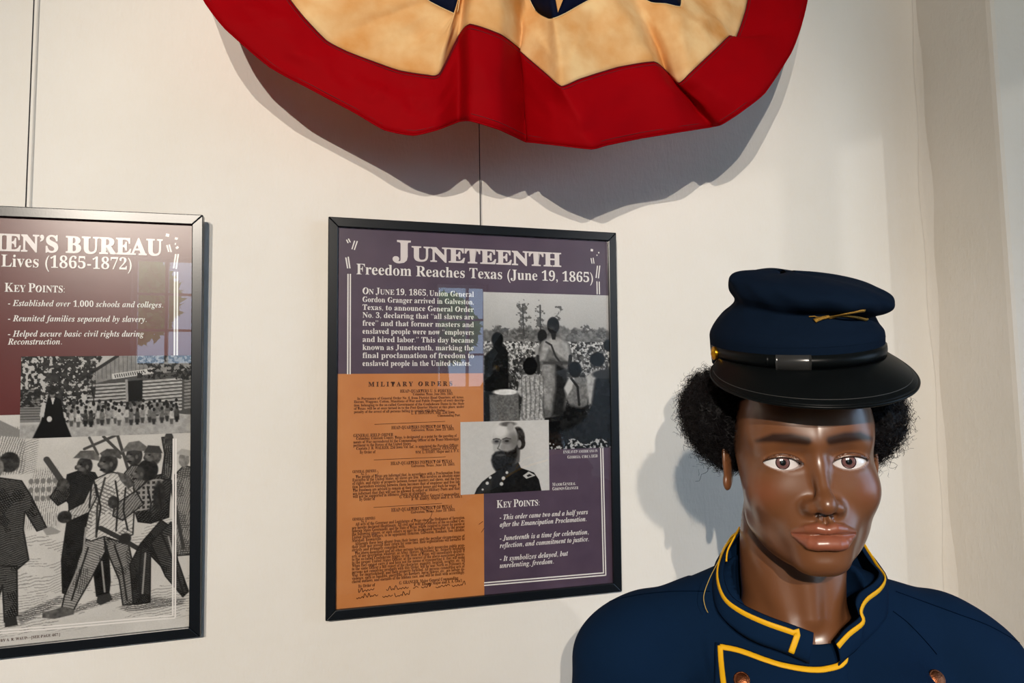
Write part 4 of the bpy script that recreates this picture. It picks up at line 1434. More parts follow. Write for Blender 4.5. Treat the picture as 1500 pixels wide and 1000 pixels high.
EC = (31.5, 61.5, -3.0)
ER = 20.0
UPP = [(2, 99.6, -65.2), (8, 98.4, -64.0), (17, 93.6, -65.6), (27.5, 85.6, -69.8)]
def head_sdf(p, full=True):
    q = p.copy()
    q[:, 0] = np.abs(q[:, 0])
    x, y, z = q[:, 0], q[:, 1], q[:, 2]
    d = ell(q, (0, -10, 36), (70, 98, 84))
    d = smin(d, ell(q, (0, 30, -22), (65, 60, 91)), 26)
    d = smin(d, ell(q, (0, 46, 38), (56, 42, 44)), 20)
    d = smin(d, ell(q, (25, 50, 36), (30, 37, 36)), 24)
    d = smin(d, cap(q, (14, 66, -96), (40, 16, -64), 12, 15), 26)
    d = smin(d, ell(q, (0, 75, -99), (19, 14, 13)), 16)
    d = smin(d, ell(q, (38, 57, -32), (21, 20, 20)), 24)
    d = smin(d, cap(q, (0, 82, 17), (42, 65, 18), 8, 8), 18)
    d = smin(d, ell(q, (0, 74, -68), (32, 21, 25)), 16)
    # orbit
    d = smax(d, -ell(q, (27, 97, 3), (20, 15.5, 10)), 10)
    # nose
    n = cap(q, (0, 83, 8), (0, 102, -36), 5.2, 6.8)
    n = smin(n, ell(q, (0, 105, -41.5), (8.8, 10.2, 9.0)), 9)
    n = smin(n, ell(q, (12, 93.5, -45), (7.2, 11.5, 7.2)), 7)
    d = smin(d, n, 9)
    d = smax(d, -ell(q, (6.8, 102, -52.4), (4.2, 7, 3.0)), 2.0)
    # lips
    d = smin(d, cap(q, (4.4, 95, -55), (5.0, 99, -61), 1.6), 5)
    d = smin(d, chain(q, UPP, (4.4, 5.0, 4.2, 2.0)), 3.4)
    lo = chain(q, [(0, 96.6, -78.8), (8, 96, -79.2), (14, 94, -78.4), (20, 89.8, -75.6), (26, 85.8, -72.2)], (7.8, 7.8, 6.8, 4.6, 1.8))
    d = smin(d, lo, 3.4)
    d = smax(d, -chain(q, [(0, 107, -71.3), (7, 105.4, -69.6), (16, 98.6, -70.4), (28.5, 86.6, -71)], (1.3, 1.3, 1.2, 1.2)), 1.8)
    d = smax(d, -ell(q, (0, 101, -91.5), (17, 8, 4.5)), 8)
    # eyelids
    lid = np.sqrt(((q - np.array(EC, np.float32)) ** 2).sum(1)) - (ER + 1.9)
    lid = np.maximum(lid, np.abs(z - EC[2]) - 13)
    d = smin(d, lid, 3.5)
    # crease over the upper lid
    u = (x - EC[0]) / 17.5
    uu = np.clip(1 - u * u, 0, 1)
    # opening
    lift = .8 * u
    zu = EC[2] + 4.9 * uu ** .75 + lift
    zl = EC[2] - 6.0 * uu ** .9 + lift - .6
    sl = np.maximum(np.maximum(z - zu, zl - z) * .85, (np.abs(u) - 1) * 14)
    sl = np.maximum(sl, 62 - y)
    d = smax(d, -sl, 1.1)
    cr = np.maximum(np.abs(z - (EC[2] + 8.8 * uu ** .6 + .6 * u)) - .2, (np.abs(u) - .95) * 12)
    cr = np.maximum(cr, 70 - y)
    d = smax(d, -(np.maximum(cr, lid - 1.5) * .0 + np.maximum(cr, (-lid) - 1.1)), 1.6)
    # ear
    e = q - np.array((72, -10, -4), np.float32)
    ca, sa = math.cos(.38), math.sin(.38)
    ex, ey = e[:, 0] * ca + e[:, 1] * sa * -1, e[:, 0] * sa + e[:, 1] * ca
    e2 = np.stack([ex, ey, e[:, 2]], 1)
    er = ell(e2, (2, 0, 0), (4.5, 17, 31))
    er = smax(er, -ell(e2, (6, 1.5, -2), (4, 9.5, 17)), 2)
    er = smin(er, ell(e2, (2.5, 7, -24), (4, 8, 9)), 3)
    d = smin(d, er, 3)
    # neck and chest (body frame)
    if full:
        b = p @ H2B
        bq = b.copy()
        bq[:, 0] = np.abs(b[:, 0] - 2)
        nk = ell(b, (0, -38, -130), (57, 52, 150))
        nk = smin(nk, cap(bq, (44, -22, -85), (12, 12, -205), 8, 8), 16)
        nk = smin(nk, cap(b, (0, 6, -120), (2, 12, -170), 8), 14)
        nk = smin(nk, ell(b, (0, -40, -262), (150, 78, 80)), 34)
        d = smin(d, nk, 8)
    return d

def head_paint(P):
    q = P.astype(np.float32).copy()
    sx = np.sign(q[:, 0])
    q[:, 0] = np.abs(q[:, 0])
    base = np.array(lin(118, 75, 47))
    col = np.tile(base, (len(P), 1))
    nz_ = vnoise3(P / 22.0, 5)[:, None]
    col = col * (1 + .10 * (nz_ - .5))
    def blend(mask, c):
        nonlocal col
        col = col * (1 - mask[:, None]) + mask[:, None] * np.array(c)
    ss = lambda d, w_: np.clip(.5 - d / w_, 0, 1) ** 1.2
    # rosy cheeks and nose
    blend(.35 * ss(ell(q, (46, 62, -32), (20, 26, 16)), 14), lin(140, 74, 48))
    # lips
    lipd = np.minimum(chain(q, UPP, (5.2, 5.6, 4.4, 2.6)), chain(q, [(0, 96.6, -78.6), (8, 96, -79), (14, 94, -78.2), (20, 89.8, -75.4), (26, 85.8, -72)], (8.6, 8.6, 7.7, 5.6, 2.8)))
    blend(.95 * ss(lipd, 1.2), lin(146, 84, 62))
    lower = ss(chain(q, [(0, 97, -78.5), (12, 94.6, -78.5), (23, 87.5, -74.5)], (7.6, 7.2, 3.2)), 2)
    blend(.5 * lower, lin(162, 96, 72))
    line = chain(q, [(0, 107, -71.3), (7, 105.4, -69.6), (16, 98.6, -70.4), (28.5, 86.6, -71)], (1.0, 1.0, 1.0, .8))
    blend(.8 * ss(line - .2, 1.2), lin(60, 28, 22))
    # eyebrows
    q2 = q.copy()
    q2[:, 1] = 0
    br = chain(q2, [(11, 0, 19), (25, 0, 21.5), (40, 0, 22.5), (54, 0, 19.5)], (4.6, 5.4, 4.6, 1.8))
    br = np.where(q[:, 1] > 45, br, 9)
    blend(.92 * ss(br, 4), lin(36, 21, 16))
    # eye make-up: pale rim, dark lash line
    u = (q[:, 0] - EC[0]) / 17.5
    uu = np.clip(1 - u * u, 0, 1)
    zu = EC[2] + 4.9 * uu ** .75 + .8 * u
    zl = EC[2] - 6.0 * uu ** .9 + .8 * u - .6
    front = (q[:, 1] > 62) & (np.abs(u) < 1.25)
    du = q[:, 2] - zu
    dl = zl - q[:, 2]
    out = np.clip((np.abs(u) - 1.0) / .18, 0, 1)
    up_ = np.where(front & (du > -1.5) & (q[:, 2] > EC[2]), np.clip(1.1 - np.abs(du - 3.2) / 3.6, 0, 1), 0)
    blend(.5 * up_ * (1 - out), lin(150, 98, 66))
    crs = np.where(front, np.clip(1 - np.abs(q[:, 2] - (EC[2] + 8.8 * uu ** .6 + .6 * u)) / 1.6, 0, 1), 0) * (np.abs(u) < .98)
    blend(.75 * crs, lin(52, 30, 24))
    edge = np.where(front & (np.abs(u) < 1.05), np.clip(1.3 - np.abs(du - .3) / 1.3, 0, 1), 0)
    blend(.95 * edge, lin(30, 18, 18))
    lw = np.where(front & (np.abs(u) < 1.0), np.clip(1.2 - np.abs(dl - .2) / 1.0, 0, 1), 0)
    blend(.8 * lw, lin(196, 176, 170))
    ic = ss(ell(q, (15.5, 78, -4), (3.0, 6, 3.0)), 3)
    blend(.5 * ic, lin(190, 150, 130))
    # nostrils
    blend(.85 * ss(ell(q, (6.3, 101, -52), (4.4, 7, 3.4)), 1.2), lin(26, 14, 12))
    # scalp
    scalp = np.where((P[:, 2] > 62) | ((P[:, 1] < 8) & (P[:, 2] > -30) & (np.abs(P[:, 0]) < 71)), 1.0, 0.0)
    blend(.95 * scalp, lin(24, 18, 18))
    # glare at the base of the throat, painted in as a pale patch
    b = P @ H2B
    w_ = ss(ell(b.astype(np.float32), (4, 30, -216), (13, 40, 22)), 14)
    blend(.75 * w_, lin(178, 158, 150))
    return col

person = empty('mannequin', (HO[0], HO[1] - .0, 0))
tag(person, 'brown male mannequin in a navy soldier jacket with yellow piping before the white wall', 'mannequin')
p_inv = Matrix.Translation(-Vector(person.location))
def pchild(o):
    o.parent = person
    o.matrix_parent_inverse = p_inv
    return o
HV, HF_ = sdf_mesh(head_sdf, (-92, -118, -300), (92, 126, 126), 1.15, flip=True)
hc = head_paint(HV)
# cut the bottom away (inside the jacket)
body_o = pchild(link_mesh('head_and_neck', h2w(HV), HF_, M['skin'], None, True, colors=hc))

# eyes
eye_white = mat('eye_white', lin(232, 228, 228), .12, 0, .6, **{'Coat Weight': 1.0, 'Coat Roughness': .03})
iris_m = mat('eye_iris', lin(112, 78, 76), .15, 0, .6, **{'Coat Weight': 1.0, 'Coat Roughness': .03})
iris_r = mat('eye_iris_rim', lin(52, 32, 34), .15, 0, .6, **{'Coat Weight': 1.0, 'Coat Roughness': .03})
pupil_m = mat('eye_pupil', (.004, .004, .004), .1, 0, .6, **{'Coat Weight': 1.0, 'Coat Roughness': .03})
for sx in (-1, 1):
    g = np.array((-.02 if sx < 0 else -.08, 1, .03))
    g = g / np.linalg.norm(g)
    bx = np.cross((0, 0, 1), g)
    bx /= np.linalg.norm(bx)
    bz = np.cross(g, bx)
    V, Fc, fm = [], [], []
    rings = [0, .03, .07, .10, .13, .155, .19, .23, .27, .30, .33, .355, .40, .47, .6, .8, 1.0, 1.2, 1.4, 1.8, 2.4, 3.0]
    ns = 40
    for a in rings:
        for k in range(ns):
            t = 2 * math.pi * k / ns
            V.append(np.array((sx * EC[0], EC[1], EC[2])) + ER * (g * math.cos(a) + (bx * math.cos(t) + bz * math.sin(t)) * math.sin(a)))
    for i in range(len(rings) - 1):
        for k in range(ns):
            a, b = i * ns + k, i * ns + (k + 1) % ns
            Fc.append((a, b, b + ns, a + ns))
            mid_a = rings[i + 1]
            fm.append(3 if mid_a <= .155 else 1 if mid_a <= .30 else 2 if mid_a <= .355 else 0)
    o = pchild(link_mesh('eyeball', h2w(V), Fc, None, None, True, mats=[eye_white, iris_m, iris_r, pupil_m], fmat=fm))
    # lashes
    LV = []
    for k in range(22):
        u = -.92 + 1.84 * k / 21
        x = EC[0] + 17.5 * u
        zz = EC[2] + 4.9 * max(0, 1 - u * u) ** .75 + .8 * u + .2
        dy = math.sqrt(max(0, (ER + 1.9) ** 2 - (x - EC[0]) ** 2 - (zz - EC[2]) ** 2))
        p0 = np.array((sx * x, EC[1] + dy, zz))
        d1 = np.array((sx * u * 2.6, 2.2, .9))
        v, f = tube_vf(h2w([p0 - d1 * .1, p0 + d1 * .55, p0 + d1 + (0, 0, 1.9)]), [.00022, .00016, .00004], 4)
        LV.append((v, f))
    v, f = merge(LV)
    pchild(link_mesh('eyelashes', v, f, M['hair']))

# hair ------------------------------------------------------------------
def hair_sdf(p):
    q = p.copy()
    rs = p[:, 0] > 0
    q[:, 0] = np.abs(q[:, 0])
    qs = q.copy()
    qs[:, 2] += np.where(rs, 8, 0)
    qs[:, 0] += np.where(rs, 2, 0)
    d = ell(qs, (82, -30, 52), (40, 62, 52))
    d = smin(d, ell(q, (66, -42, 22), (30, 46, 40)), 20)
    d = smin(d, ell(q, (0, -78, 36), (90, 52, 64)), 20)
    d = smax(d, q[:, 2] - np.where(rs, 76, 100), 8)
    d = smax(d, q[:, 1] - (28 + .24 * (q[:, 2] - 0)), 10)
    d = smax(d, -ell(q, (84, 2, -24), (17, 19, 22)), 6)
    return d
def hair_lump(p):
    n = vnoise3(p / 7.0, 3) - .5
    n2 = vnoise3(p / 3.0, 8) - .5
    return hair_sdf(p) + 5 * n + 2.5 * n2 + 3
RV, RF = sdf_mesh(hair_lump, (-130, -145, -50), (130, 70, 112), 2.6, flip=True, proj=0)
hair_o = pchild(link_mesh('hair', h2w(RV), RF, M['hair'], None, True))
# curls
sel = rng.choice(len(RV), min(len(RV), 16000), replace=False)
eps = .6
base_p = RV[sel].astype(np.float32)
gr = np.stack([hair_sdf(base_p + np.array(e_, np.float32)) - hair_sdf(base_p - np.array(e_, np.float32)) for e_ in ((eps, 0, 0), (0, eps, 0), (0, 0, eps))], 1)
gr /= np.linalg.norm(gr, axis=1, keepdims=True) + 1e-9
ok = (np.abs(base_p[:, 0]) > 20) | (base_p[:, 1] > -200)
base_p, gr = base_p[ok], gr[ok]
NS = 11
nb = len(base_p)
rr_ = rng.random((nb, 6))
tvec = np.cross(gr, rng.normal(size=(nb, 3)))
tvec /= np.linalg.norm(tvec, axis=1, keepdims=True)
bvec = np.cross(gr, tvec)
T_ = np.linspace(0, 1, NS)[None, :, None]
ln = (4 + 6 * rr_[:, 0])[:, None, None]
ln = np.where(rr_[:, 5][:, None, None] > .985, ln * 2.0, ln)
rad = (1.8 + 2.2 * rr_[:, 1])[:, None, None]
turn = (1.6 + 1.8 * rr_[:, 2])[:, None, None] * 2 * math.pi
ph = (rr_[:, 3] * 6.28)[:, None, None]
drift = (rng.normal(size=(nb, 3)) * .45)[:, None, :]
PP = base_p[:, None, :] + (gr[:, None, :] + drift) * (T_ * ln) + rad * np.sqrt(T_) * (tvec[:, None, :] * np.cos(turn * T_ + ph) + bvec[:, None, :] * np.sin(turn * T_ + ph)) - gr[:, None, :] * 2
dirn = np.gradient(PP, axis=1)
side = np.cross(dirn, rng.normal(size=(nb, 1, 3)))
side /= np.linalg.norm(side, axis=2, keepdims=True) + 1e-9
wd_ = .34 * (1 - .5 * T_)
A3 = PP + side * wd_
B3 = PP - side * wd_
VV = np.stack([A3, B3], 2).reshape(-1, 3)
idx = np.arange(nb)[:, None] * NS * 2 + np.arange(NS - 1)[None, :] * 2
idx = idx.reshape(-1)
FF = np.stack([idx, idx + 1, idx + 3, idx + 2], 1)
co_ = link_mesh('curls', h2w(VV), FF, M['hair'], None, True)
co_.parent = hair_o
co_['kind'] = 'stuff'
co_.matrix_parent_inverse = Matrix.Identity(4)
hair_o['label'] = 'short black curly hair puffing out below the cap'

# ------------------------------------------------------------------ jacket
def jacket_sdf(p):
    q = p.copy()
    q[:, 0] = np.abs(q[:, 0])
    d = ell(q, (0, -42, -345), (178, 118, 190))
    d = smin(d, cap(q, (0, -52, -196), (150, -52, -212), 50, 52), 40)
    d = smin(d, cap(q, (0, -52, -150), (95, -54, -190), 52, 40), 34)
    d = smin(d, ell(q, (186, -50, -238), (56, 62, 62)), 30)
    d = smin(d, cap(q, (200, -50, -245), (236, -40, -470), 52, 46), 26)
    d = smin(d, cap(q, (236, -40, -470), (250, 0, -640), 46, 38), 20)
    d = smin(d, ell(q, (0, -30, -560), (168, 110, 160)), 40)
    d = smin(d, ell(q, (78, 40, -300), (70, 32, 70)), 50)
    d = np.maximum(d, -620 - p[:, 2])
    # cloth folds
    fx, fy, fz = p[:, 0], p[:, 1], p[:, 2]
    fold = 1.6 * np.sin(fx * .05 + fz * .035 + 2.2 * np.sin(fz * .012)) * np.exp(-((fz + 300) / 120) ** 2)
    fold += 1.3 * np.sin(fx * .022 - fz * .06 + 1.0) * (np.abs(fx) > 110)
    return d - fold * 1.15
def collar_hole(p):
    """cylinder-ish region of the neck opening, body mm"""
    return ell(p, (0, -28, -150), (71, 66, 75))
def jacket_cut(p):
    return smax(jacket_sdf(p), -collar_hole(p), 3)
JV, JF = sdf_mesh(jacket_cut, (-310, -185, -630), (310, 110, -80), 4.0, flip=True)
jack = pchild(link_mesh('jacket', b2w(JV), JF, M['wool'], None, True))
jack['label'] = 'navy wool soldier jacket with stand collar and yellow piping'
def jchild(o):
    o.parent = jack
    o.matrix_parent_inverse = Matrix.Identity(4)
    return o
JW = b2w(JV)
bvh = BVHTree.FromPolygons([tuple(v) for v in JW], [tuple(f) for f in JF.tolist()])
def hit(x, y, bv=bvh):
    d = Vector(ray(x, y)).normalized()
    loc, nor, _, _ = bv.ray_cast(Vector(CAM), d)
    if loc is None:
        return None
    if nor.dot(d) > 0:
        nor = -nor
    return loc, nor
def onbody(x, y, yl):
    """body-local point at depth yl seen at photo pixel"""
    o, d = w2b(CAM), (np.array(ray(x, y)) @ BM) * 1000
    t = (yl - o[1]) / d[1]
    return o + d * t

# stand collar: (pixel x, y of top edge, depth), (pixel of base seam, depth)
CL = [((1172, 762, -112), (1172, 785, -122)), ((1120, 757, -98), (1105, 782, -112)), ((1098, 768, -88), (1072, 800, -98)), ((1082, 781, -72), (1052, 816, -78)), ((1066, 803, -48), (1044, 838, -50)), ((1057, 836, -20), (1043, 864, -20)),
      ((1066, 868, 4), (1052, 895, 8)), ((1088, 886, 20), (1076, 919, 26)), ((1125, 903, 34), (1106, 936, 40)), ((1162, 916, 42), (1148, 951, 48)), ((1192, 927, 46), (1186, 967, 52))]
CR = [((1172, 762, -112), (1172, 785, -122)), ((1222, 770, -98), (1236, 800, -110)), ((1248, 778, -84), (1268, 810, -94)), ((1264, 803, -62), (1294, 834, -66)), ((1277, 822, -44), (1303, 858, -40)), ((1291, 838, -22), (1303, 885, -16)), ((1283, 853, -4), (1298, 905, 8)),
      ((1262, 868, 12), (1285, 922, 22)), ((1256, 884, 22), (1268, 938, 32)), ((1262, 902, 28), (1258, 948, 38)), ((1240, 921, 36), (1248, 956, 42)), ((1224, 940, 44), (1232, 970, 50))]
def collar(ctrl, name, sidesign):
    top = catmull([onbody(*c[0]) for c in ctrl], 46)
    bot = catmull([onbody(*c[1]) for c in ctrl], 46)
    rows = 9
    axis = np.array((0, -30, 0))
    G = []
    for j in range(rows + 1):
        v = j / rows
        P = top * (1 - v) + bot * v
        out = P - np.array((0, -35, 0))
        out[:, 2] = 0
        out /= np.linalg.norm(out, axis=1, keepdims=True)
        P = P + out * (2.5 * math.sin(math.pi * v))
        G.append(P)
    # tuck below the jacket
    G.append(G[-1] + np.array((0, 0, -5)) - out * 4)
    bk = np.clip((5 - G[-1][:, 1]) / 30, 0, 1)[:, None]
    G.append(G[-1] + np.array((0, 0, -40)) * bk - out * 2)
    G = np.array(G)
    n = G.shape[1]
    out = G - np.array((0, -35, 0))
    out[..., 2] = 0
    out /= np.linalg.norm(out, axis=2, keepdims=True)
    inner = G - out * 2.6
    V = np.concatenate([G.reshape(-1, 3), inner.reshape(-1, 3)])
    R_ = G.shape[0]
    I = np.arange(R_ * n).reshape(R_, n)
    J = I + R_ * n
    q = [(I[a, b], I[a, b + 1], I[a + 1, b + 1], I[a + 1, b]) for a in range(R_ - 1) for b in range(n - 1)]
    q += [(J[a, b], J[a + 1, b], J[a + 1, b + 1], J[a, b + 1]) for a in range(R_ - 1) for b in range(n - 1)]
    q += [(I[0, b], J[0, b], J[0, b + 1], I[0, b + 1]) for b in range(n - 1)]
    q += [(I[a, n - 1], J[a, n - 1], J[a + 1, n - 1], I[a + 1, n - 1]) for a in range(R_ - 1)]
    q += [(I[a, 0], I[a + 1, 0], J[a + 1, 0], J[a, 0]) for a in range(R_ - 1)]
    o = jchild(link_mesh(name, b2w(V), [tuple(int(i) for i in f) for f in q], M['wool'], None, True))
    return G, out
GL, OL = collar(CL, 'collar', -1)
GR, OR = collar(CR, 'collar', 1)

def ribbon(name, pts_w, nrm_w, half, m, thick=.0011):
    v, f = tube_vf(pts_w, half, 8, thick / (half if not hasattr(half, '__len__') else max(half)), nrm_w)
    return jchild(link_mesh(name, v, f, m, None, True))
def collar_pipe(G, O, ia, ib, vv, end_down, halfw=.0024):
    row = G[0] * (1 - vv) + G[3] * vv if vv <= 1 else G[3]
    P, N_ = row[ia:ib] + O[0][ia:ib] * 1.2, O[0][ia:ib]
    if end_down:
        k = ib - 1
        col = [G[j][k - 3] * .6 + G[j][k - 4] * .4 + O[j][k] * 1.4 for j in range(1, 10)]
        P = np.concatenate([P[:-4], np.array(col)])
        N_ = np.concatenate([N_[:-4], np.array([O[j][k] for j in range(1, 10)])])
    return ribbon('yellow_piping', b2w(P), N_ @ BM.T, halfw, M['piping'])
collar_pipe(GL, OL, 8, 46, .70, True, .0031)
collar_pipe(GR, OR, 8, 46, .55, False, .0030)

# front flap, laid on the chest with real thickness
def lay(pts, off):
    P, N_ = [], []
    for x, y in pts:
        h_ = hit(x, y)
        if h_ is None:
            continue
        P.append(np.array(h_[0] + h_[1] * off))
        N_.append(np.array(h_[1]))
    N_ = np.array(N_)
    # smooth normals
    for _ in range(3):
        N_[1:-1] = N_[:-2] + N_[1:-1] * 2 + N_[2:]
        N_ /= np.linalg.norm(N_, axis=1, keepdims=True)
    return np.array(P), N_
top_edge = catmull([(1048, 941), (1085, 949), (1118, 962), (1150, 971), (1190, 976), (1222, 972), (1240, 964)], 50)
rows_f = 26
gridp, ok_ = [], True
for j in range(rows_f + 1):
    v = j / rows_f
    row = []
    for k, (x, y) in enumerate(top_edge):
        xb = 1052 + (1262 - 1052) * k / 49
        X, Y = x + (xb - x) * v, y + (1330 - y) * v
        row.append((X, Y))
    gridp.append(row)
FV = []
for row in gridp:
    for k, (x, y) in enumerate(row):
        h_ = hit(x, y)
        fade = min(1, (49 - k) / 7 + .05)
        if h_ is None:
            FV.append(FV[-1])
        else:
            FV.append(h_[0] + h_[1] * (.0032 * fade + .0002))
FV = np.array([tuple(v) for v in FV])
Gf = FV.reshape(rows_f + 1, 50, 3)
for _ in range(4):
    Gf[1:-1, 1:-1] = (Gf[:-2, 1:-1] + Gf[2:, 1:-1] + Gf[1:-1, :-2] + Gf[1:-1, 2:]) / 4
FV = Gf.reshape(-1, 3)
I = np.arange(len(FV)).reshape(rows_f + 1, 50)
q = np.stack([I[:-1, :-1], I[1:, :-1], I[1:, 1:], I[:-1, 1:]], -1).reshape(-1, 4)
fo = jchild(link_mesh('front_flap', FV, q, M['wool'], None, True))
md = fo.modifiers.new('thick', 'SOLIDIFY')
md.thickness = .0026
md.offset = -1
pp = catmull([(1235, 958), (1236, 966), (1233, 972), (1222, 978), (1190, 982.5), (1150, 978), (1120, 969), (1085, 955.5), (1056, 948.5)], 60)
P, N_ = lay(pp, .0046)
ribbon('yellow_piping', P, N_, .0030, M['piping'])
pp = catmull([(1056, 947), (1058, 970), (1061, 1000), (1066, 1060), (1070, 1150)], 40)
P, N_ = lay(pp, .0046)
ribbon('yellow_piping', P, N_, .0030, M['piping'])
# buttons
def button(x, y, r, m, name, bv=bvh, off=.0035, parent_fn=jchild, squash=.30, star=False):
    h_ = hit(x, y, bv)
    if h_ is None:
        return
    n = Vector((0, 0, 0))
    for dx, dy in ((0, 0), (14, 0), (-14, 0), (0, 14), (0, -14), (24, 8), (-24, -8)):
        g_ = hit(x + dx, y + dy, bv)
        if g_:
            n += g_[1]
    n.normalize()
    n = (n + .6 * (Vector(CAM) - Vector(h_[0])).normalized()).normalized()
    c = Vector(h_[0]) + n * off
    a = n.orthogonal().normalized()
    b = n.cross(a)
    V, Fc = [], []
    prof = [(1.0, -.25), (1.04, 0), (1.0, .14), (.90, .18), (.84, .14), (.8, .2), (.6, .33), (.35, .42), (.12, .45), (0.001, .455)]
    ns = 28
    for pr, ph_ in prof:
        for k in range(ns):
            t = 2 * math.pi * k / ns
            wob = 1 + (.05 * math.sin(6 * t) if .2 < pr < .7 else 0)
            V.append(c + (a * math.cos(t) + b * math.sin(t)) * r * pr * wob + n * (r * ph_ * squash * 2))
    for i in range(len(prof) - 1):
        for k in range(ns):
            p_, q_ = i * ns + k, i * ns + (k + 1) % ns
            Fc.append((p_, q_, q_ + ns, p_ + ns))
    Fc.append(tuple(range(ns))[::-1])
    return parent_fn(link_mesh(name, V, Fc, m, None, True))
button(1087, 997, .0078, M['bronze'], 'button')
button(1370, 994, .0082, M['bronze'], 'button')
button(1094, 1120, .0078, M['bronze'], 'button')
button(1390, 1120, .0082, M['bronze'], 'button')
# seams
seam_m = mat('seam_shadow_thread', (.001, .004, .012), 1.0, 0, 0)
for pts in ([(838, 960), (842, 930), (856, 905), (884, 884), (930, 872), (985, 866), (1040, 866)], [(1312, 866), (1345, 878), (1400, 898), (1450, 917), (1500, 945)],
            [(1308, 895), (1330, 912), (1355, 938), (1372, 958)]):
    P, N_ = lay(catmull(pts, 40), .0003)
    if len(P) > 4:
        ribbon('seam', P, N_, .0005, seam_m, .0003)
# loose thread on the collar
th = [onbody(1088, 776, -64), onbody(1074, 782, -45), onbody(1064, 796, -30), onbody(1052, 822, -5), onbody(1039, 848, 15), onbody(1031, 872, 22), onbody(1033, 888, 24), onbody(1037, 897, 22)]
v, f = tube_vf(b2w(catmull(th, 40)), .00042, 5)
o = jchild(link_mesh('loose_thread', v, f, M['thread'], None, True))
th = [onbody(1083, 772, -62), onbody(1076, 786, -44), onbody(1066, 806, -34), onbody(1064, 822, -26)]
v, f = tube_vf(b2w(catmull(th, 20)), .0011, 5)
jchild(link_mesh('loose_thread', v, f, M['piping'], None, True))

# stand under the mannequin (out of frame)
bo = b2w([(0, -35, -600)])[0]
v, f = merge([tube_vf([(bo[0], bo[1], .02), (bo[0], bo[1], bo[2])], .02, 16), tube_vf([(bo[0], bo[1], 0), (bo[0], bo[1], .02)], [.19, .17], 40)])
pchild(link_mesh('stand', v, f, M['steel'], None, True))

# ------------------------------------------------------------------ forage cap
kepi = empty('forage_cap', tuple(c2w([(0, 0, 75)])[0]))
tag(kepi, 'dark navy forage cap with black leather visor on the mannequin\'s head', 'cap')
k_inv = Matrix.Translation(-Vector(kepi.location))
def kchild(o):
    o.parent = kepi
    o.matrix_parent_inverse = k_inv
    return o
# rings: z, centre x, centre y, rx, ry, slope along y, slope along x
RG = [(92, 0, -8, 86, 102, -.01, 0), (106, 0, -8, 87, 103, -.01, 0), (117, 0, -8, 87.5, 103.5, -.01, 0), (124, 0, -8, 87.5, 102.5, -.02, -.01), (131, 1, -8, 85.5, 99, -.02, -.03), (139, 2, -8, 81, 93.5, -.03, -.05),
      (147, 4, -6, 76, 87, -.04, -.07), (153, 7, -4, 71.5, 82, -.05, -.09), (157, 9, -1, 70.5, 82, -.06, -.11), (162, 11, 2, 74, 86, -.07, -.12),
      (169, 12, 4, 78, 90, -.08, -.12), (178, 12, 5, 79, 91, -.09, -.12), (187, 10, 4, 76.5, 87, -.10, -.12), (195, 6, 2, 68, 77, -.10, -.12), (201, 0, 0, 54, 61, -.10, -.11), (205, -6, -2, 34, 40, -.09, -.1), (206.5, -8, -2, 10, 12, -.09, -.1)]
RG = [((r[0] if r[0] <= 124 else 124 + (r[0] - 124) * .84 if r[0] < 156 else 150.8 + (r[0] - 156) * .80), *r[1:]) for r in RG]
RGi = catmull(RG, 70)
ns = 120
V = []
for z, cx, cy, rx, ry, sy, sx_ in RGi:
    for k in range(ns):
        t = 2 * math.pi * k / ns
        X, Y = math.sin(t), math.cos(t)
        x, y = cx + rx * X, cy + ry * Y
        lv = min(1, max(0, (z - 128) / 25))
        w1 = lv * (1.3 * math.sin(t * 5 + z * .09) + 1.0 * math.sin(t * 9 - z * .13 + 1) + .7 * math.sin(t * 14 + z * .2))
        x += w1 * X
        y += w1 * Y
        zz = z + sy * (y - cy) + sx_ * (x - cx) + lv * 1.5 * math.sin(t * 4 + 1.3)
        V.append((x, y, zz))
Fc = []
for i in range(len(RGi) - 1):
    for k in range(ns):
        a, b = i * ns + k, i * ns + (k + 1) % ns
        Fc.append((a, a + ns, b + ns, b)[::-1])
Fc.append(tuple(range((len(RGi) - 1) * ns, len(RGi) * ns))[::-1])
CV = c2w(V)
crown = kchild(link_mesh('crown', CV, Fc, M['capwool'], None, True))
cbvh = BVHTree.FromPolygons([tuple(v) for v in CV], Fc)
def band(name, z0, z1, off, m, t0, t1, n=90, bul=.0, zo=lambda t: 0):
    V = []
    prof = [(z0, off - 1.5), (z0, off), ((z0 + z1) / 2, off + bul), (z1, off), (z1, off - 1.5)]
    for k in range(n + 1):
        t = t0 + (t1 - t0) * k / n
        for z, o_ in prof:
            x, y = (86.4 + o_) * math.sin(t), (102.4 + o_) * math.cos(t)
            V.append((x, -8 + y, z - .02 * y + zo(t)))
    Fc = []
    m_ = len(prof)
    for k in range(n):
        for j in range(m_ - 1):
            a = k * m_ + j
            Fc.append((a, a + m_, a + m_ + 1, a + 1)[::-1])
    Fc += [tuple(range(m_)), tuple(range(n * m_, n * m_ + m_))[::-1]]
    return kchild(link_mesh(name, c2w(V), Fc, m, None, True))
band('chin_strap', 99.5, 112.5, 1.4, M['leather'], -1.62, 1.62, 100, .5, lambda t: 1.5 * math.sin(t) ** 2)
band('strap_upper_layer', 101, 111, 2.6, M['leather'], -.62, 1.6, 70, .5, lambda t: 1.5 * math.sin(t) ** 2)
k0, k1 = -.52, -.17
sh = mat('polished_leather', (.03, .03, .03), .22, 0, .7)
kp_ = band('strap_keeper', 98.4, 113.4, 4.2, sh, k0, k1, 12, 1.4)
band('crown_seam', 119.6, 120.8, 1.0, M['capwool'], -math.pi, math.pi, 120, .3)
